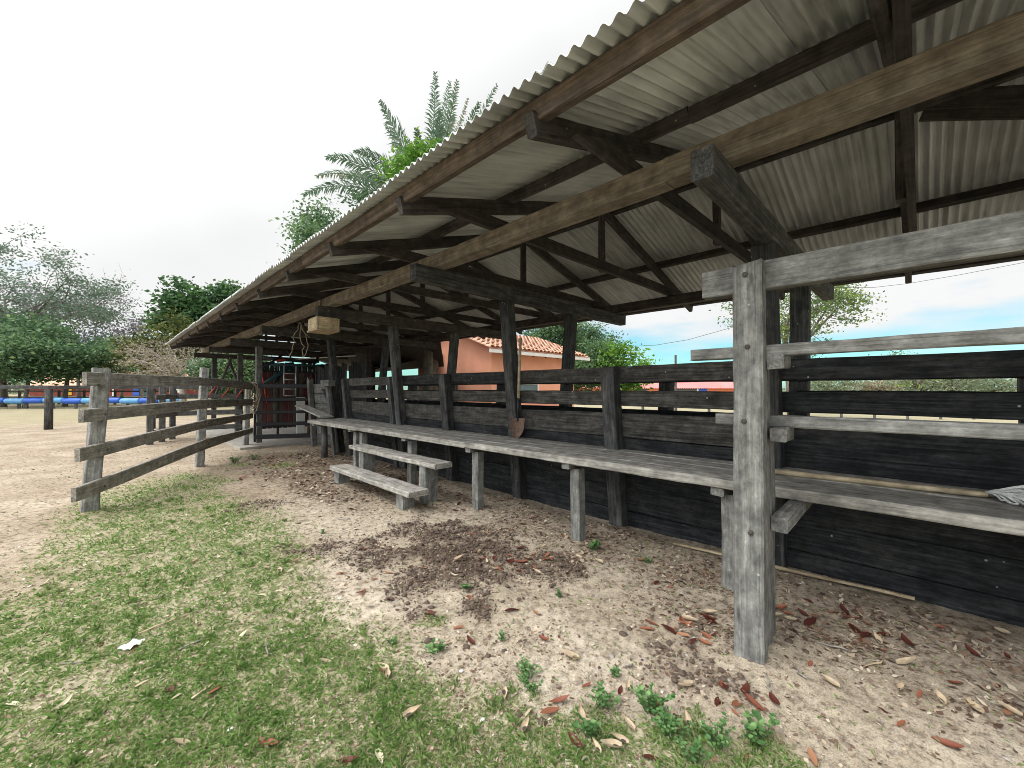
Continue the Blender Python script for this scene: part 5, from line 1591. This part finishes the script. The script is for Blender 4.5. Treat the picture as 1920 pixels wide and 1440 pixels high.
# green weeds
M_WEED = leafmat('weed_leaf', [(0, (.06, .14, .045)), (.5, (.12, .25, .085)), (1, (.24, .39, .15))], .3, .5)
def weed(px, py, size, n, seed, label, lf=.022):
    rng = random.Random(seed)
    x, y = pxg(px, py); z = gz(x, y)
    mb = MB(seed)
    for k in range(n):
        a = rng.uniform(0, 6.28); h_ = size * rng.uniform(.35, 1.0); rr = size * rng.uniform(.1, .75)
        p0 = Vector((x + math.cos(a) * rr * .25, y + math.sin(a) * rr * .25, z - .005)); p2 = Vector((x + math.cos(a) * rr, y + math.sin(a) * rr, z + h_ * .8))
        p1 = p0.lerp(p2, .5) + Vector((0, 0, h_ * .2))
        mb.tube([p0, p1, p2], [.0022, .0018, .001], 4, tint=.3, cap=False)
        for q in range(rng.randint(4, 8)):
            s = rng.uniform(.25, 1.05)
            c = p0.lerp(p1, s * 2) if s < .5 else p1.lerp(p2, s * 2 - 1)
            d = Vector((rng.uniform(-1, 1), rng.uniform(-1, 1), rng.uniform(-.1, .6))).normalized()
            sd = d.cross(Vector((0, 0, 1))).normalized()
            l_ = lf * rng.uniform(.6, 1.3); w_ = l_ * .36
            upn = sd.cross(d).normalized() * (l_ * .08)
            tn = rng.uniform(.1, 1)
            mb.poly([c, c + d * l_ * .3 + sd * w_ + upn, c + d * l_ * .7 + sd * w_ * .9 + upn, c + d * l_], tn)
            mb.poly([c, c + d * l_, c + d * l_ * .7 - sd * w_ * .9 + upn, c + d * l_ * .3 - sd * w_ + upn], tn)
    o_ = mb.build('weed', M_WEED)
    tag(o_, label, 'weed', 'green weeds on the sandy ground')
for k, (px, py, s, n, lb, lf) in enumerate((
    (818, 1218, .09, 7, 'small leafy weed alone in the middle of the bare sand', .028), (735, 1205, .06, 8, 'tiny fine-leaved weed left of the lone leafy weed', .014), (940, 1195, .07, 10, 'grey-green weed in the sand before the dung patch', .014),
    (990, 1262, .11, 16, 'bushy weed beside the grass tuft in the lower middle', .02), (1000, 1290, .10, 12, 'weed clump just below the bushy weed', .018), (1130, 1320, .11, 16, 'weed clump left of the tall weed bed at the bottom', .02),
    (1220, 1330, .14, 26, 'largest weed bed at the bottom below the tall post', .024), (1255, 1375, .13, 22, 'lower half of the weed bed at the bottom edge', .022), (1110, 1375, .12, 14, 'weed by the husks at the bottom edge', .022),
    (1345, 1395, .13, 18, 'weed right of the big weed bed near the bottom edge', .02), (1425, 1390, .13, 9, 'round-leaved plant near the bottom edge', .036), (1300, 1425, .10, 12, 'weed cut by the bottom edge under the weed bed', .02),
    (1150, 1260, .06, 8, 'little weed right of the dark leaf cluster', .016), (1215, 1055, .09, 10, 'feathery weed on the soil beside the platform leg', .014), (1112, 1030, .09, 8, 'yellow-green plant at the foot of the platform leg', .04), (1078, 935, .14, 8, 'spindly weed climbing behind a platform leg', .022),
    (440, 868, .22, 30, 'wide grey-green weed patch by the second fence post', .03), (475, 862, .18, 20, 'weed patch right of the second fence post', .028), (605, 1000, .05, 7, 'small grass-green weed left of the dung patch', .02), (450, 1040, .05, 9, 'small weed clump in the lawn', .02), (1050, 1115, .05, 8, 'low weed at the lower edge of the dung', .02), (875, 1105, .06, 8, 'pale weed below the dung patch', .02))):
    weed(px, py, s, n, 4300 + k, lb, lf)

# pebbles and larger clods that read one by one
def rock(seed, s):
    rng = random.Random(seed); mb = MB(seed)
    rows = []
    for i in range(6):
        t_ = math.pi * i / 5
        rows.append([(math.cos(a) * math.sin(t_) * s * rng.uniform(.85, 1.15), math.sin(a) * math.sin(t_) * s * .8 * rng.uniform(.85, 1.15), math.cos(t_) * s * .55) for a in np.linspace(0, 6.283, 9)[:-1]])
    for r_ in rows: r_.append(r_[0])
    mb.grid(rows); return mb
pr = protos(5, lambda k: rock(4400 + k, .02), M_CLOD, 'dung_clod')
rng = random.Random(55); pts = [pxg(*p) for p in ((803, 1200), (875, 1208), (915, 1222), (945, 1215), (1180, 1175), (1480, 1205), (1510, 1220), (805, 1238), (640, 970), (600, 968), (975, 1200), (1560, 960))]
while len(pts) < 60:
    x, y = rng.uniform(1.2, 3.3), rng.uniform(.4, 6)
    if rng.random() < .1 + .9 * float(dung_mask(np.array([x]), np.array([y]))[0]): pts.append((x, y))
scatter(pr, pts, 'dark dry clod of dung on the soil', 'clod', 'loose dung clods', 56, .7, 1.6)
pr = protos(5, lambda k: rock(4450 + k, .016), M_STONE, 'pebble')
pts = []
while len(pts) < 110:
    x, y = rng.uniform(1.5, 4.0), rng.uniform(-.6, 3.2)
    pts.append((x, y))
scatter(pr, pts, 'small greyish pebble lying on the sand', 'pebble', 'pebbles scattered on the sand', 57, .35, 1.2)
# white plastic scrap and bits
mb = MB(4500); rows = []
for i in range(6):
    rows.append([(-.06 + .12 * i / 5 + .006 * math.sin(j * 2), -.035 + .07 * j / 5, .012 + .012 * math.sin(i * 1.3) * math.cos(j * 1.1)) for j in range(6)])
mb.grid(rows); o_ = mb.build('plastic_scrap', M_WHITE, None, True)
x, y = pxg(246, 1210); o_.location = (x, y, gz(x, y) + .012); o_.rotation_euler = (.1, .1, .9)
tag(o_, 'crumpled scrap of white plastic on the lawn', 'litter')
for k, (px, py, lb) in enumerate(((433, 1366, 'small white chip on the lawn near the bottom edge'), (865, 1255, 'white pebble-like chip in the sand'), (905, 1345, 'small white chip by the grass edge'))):
    mb = rock(4510 + k, .014); o_ = mb.build('white_chip', M_WHITE, None, True); x, y = pxg(px, py); o_.location = (x, y, gz(x, y) + .005); tag(o_, lb, 'chip')
# twigs
rng = random.Random(91)
tw_px = [(315, 1165, .30), (355, 1210, .14), (150, 1240, .2), (1010, 990, .16), (1400, 1050, .2), (1560, 1215, .18), (1640, 1250, .16), (640, 975, .2), (1440, 1290, .14), (380, 1300, .1), (1180, 1245, .08), (1740, 1160, .16), (800, 1100, .14), (1500, 1270, .1), (500, 1215, .16)]
for k, (px, py, ln) in enumerate(tw_px):
    x, y = pxg(px, py); a = rng.uniform(0, 3.14); mb = MB(4600 + k)
    pts = [(x + (s - .5) * ln * math.cos(a) + rng.uniform(-.01, .01), y + (s - .5) * ln * math.sin(a) + rng.uniform(-.01, .01), gz(x, y) + .008 + rng.uniform(0, .008)) for s in (0, .25, .5, .75, 1)]
    mb.tube(pts, [.004, .005, .0045, .004, .002], 6, tint=rng.random())
    tag(mb.build('twig', W_FENCE if k % 3 else W_PALE, None, True), 'short dry twig lying on the ground', 'twig', 'twigs on the ground')
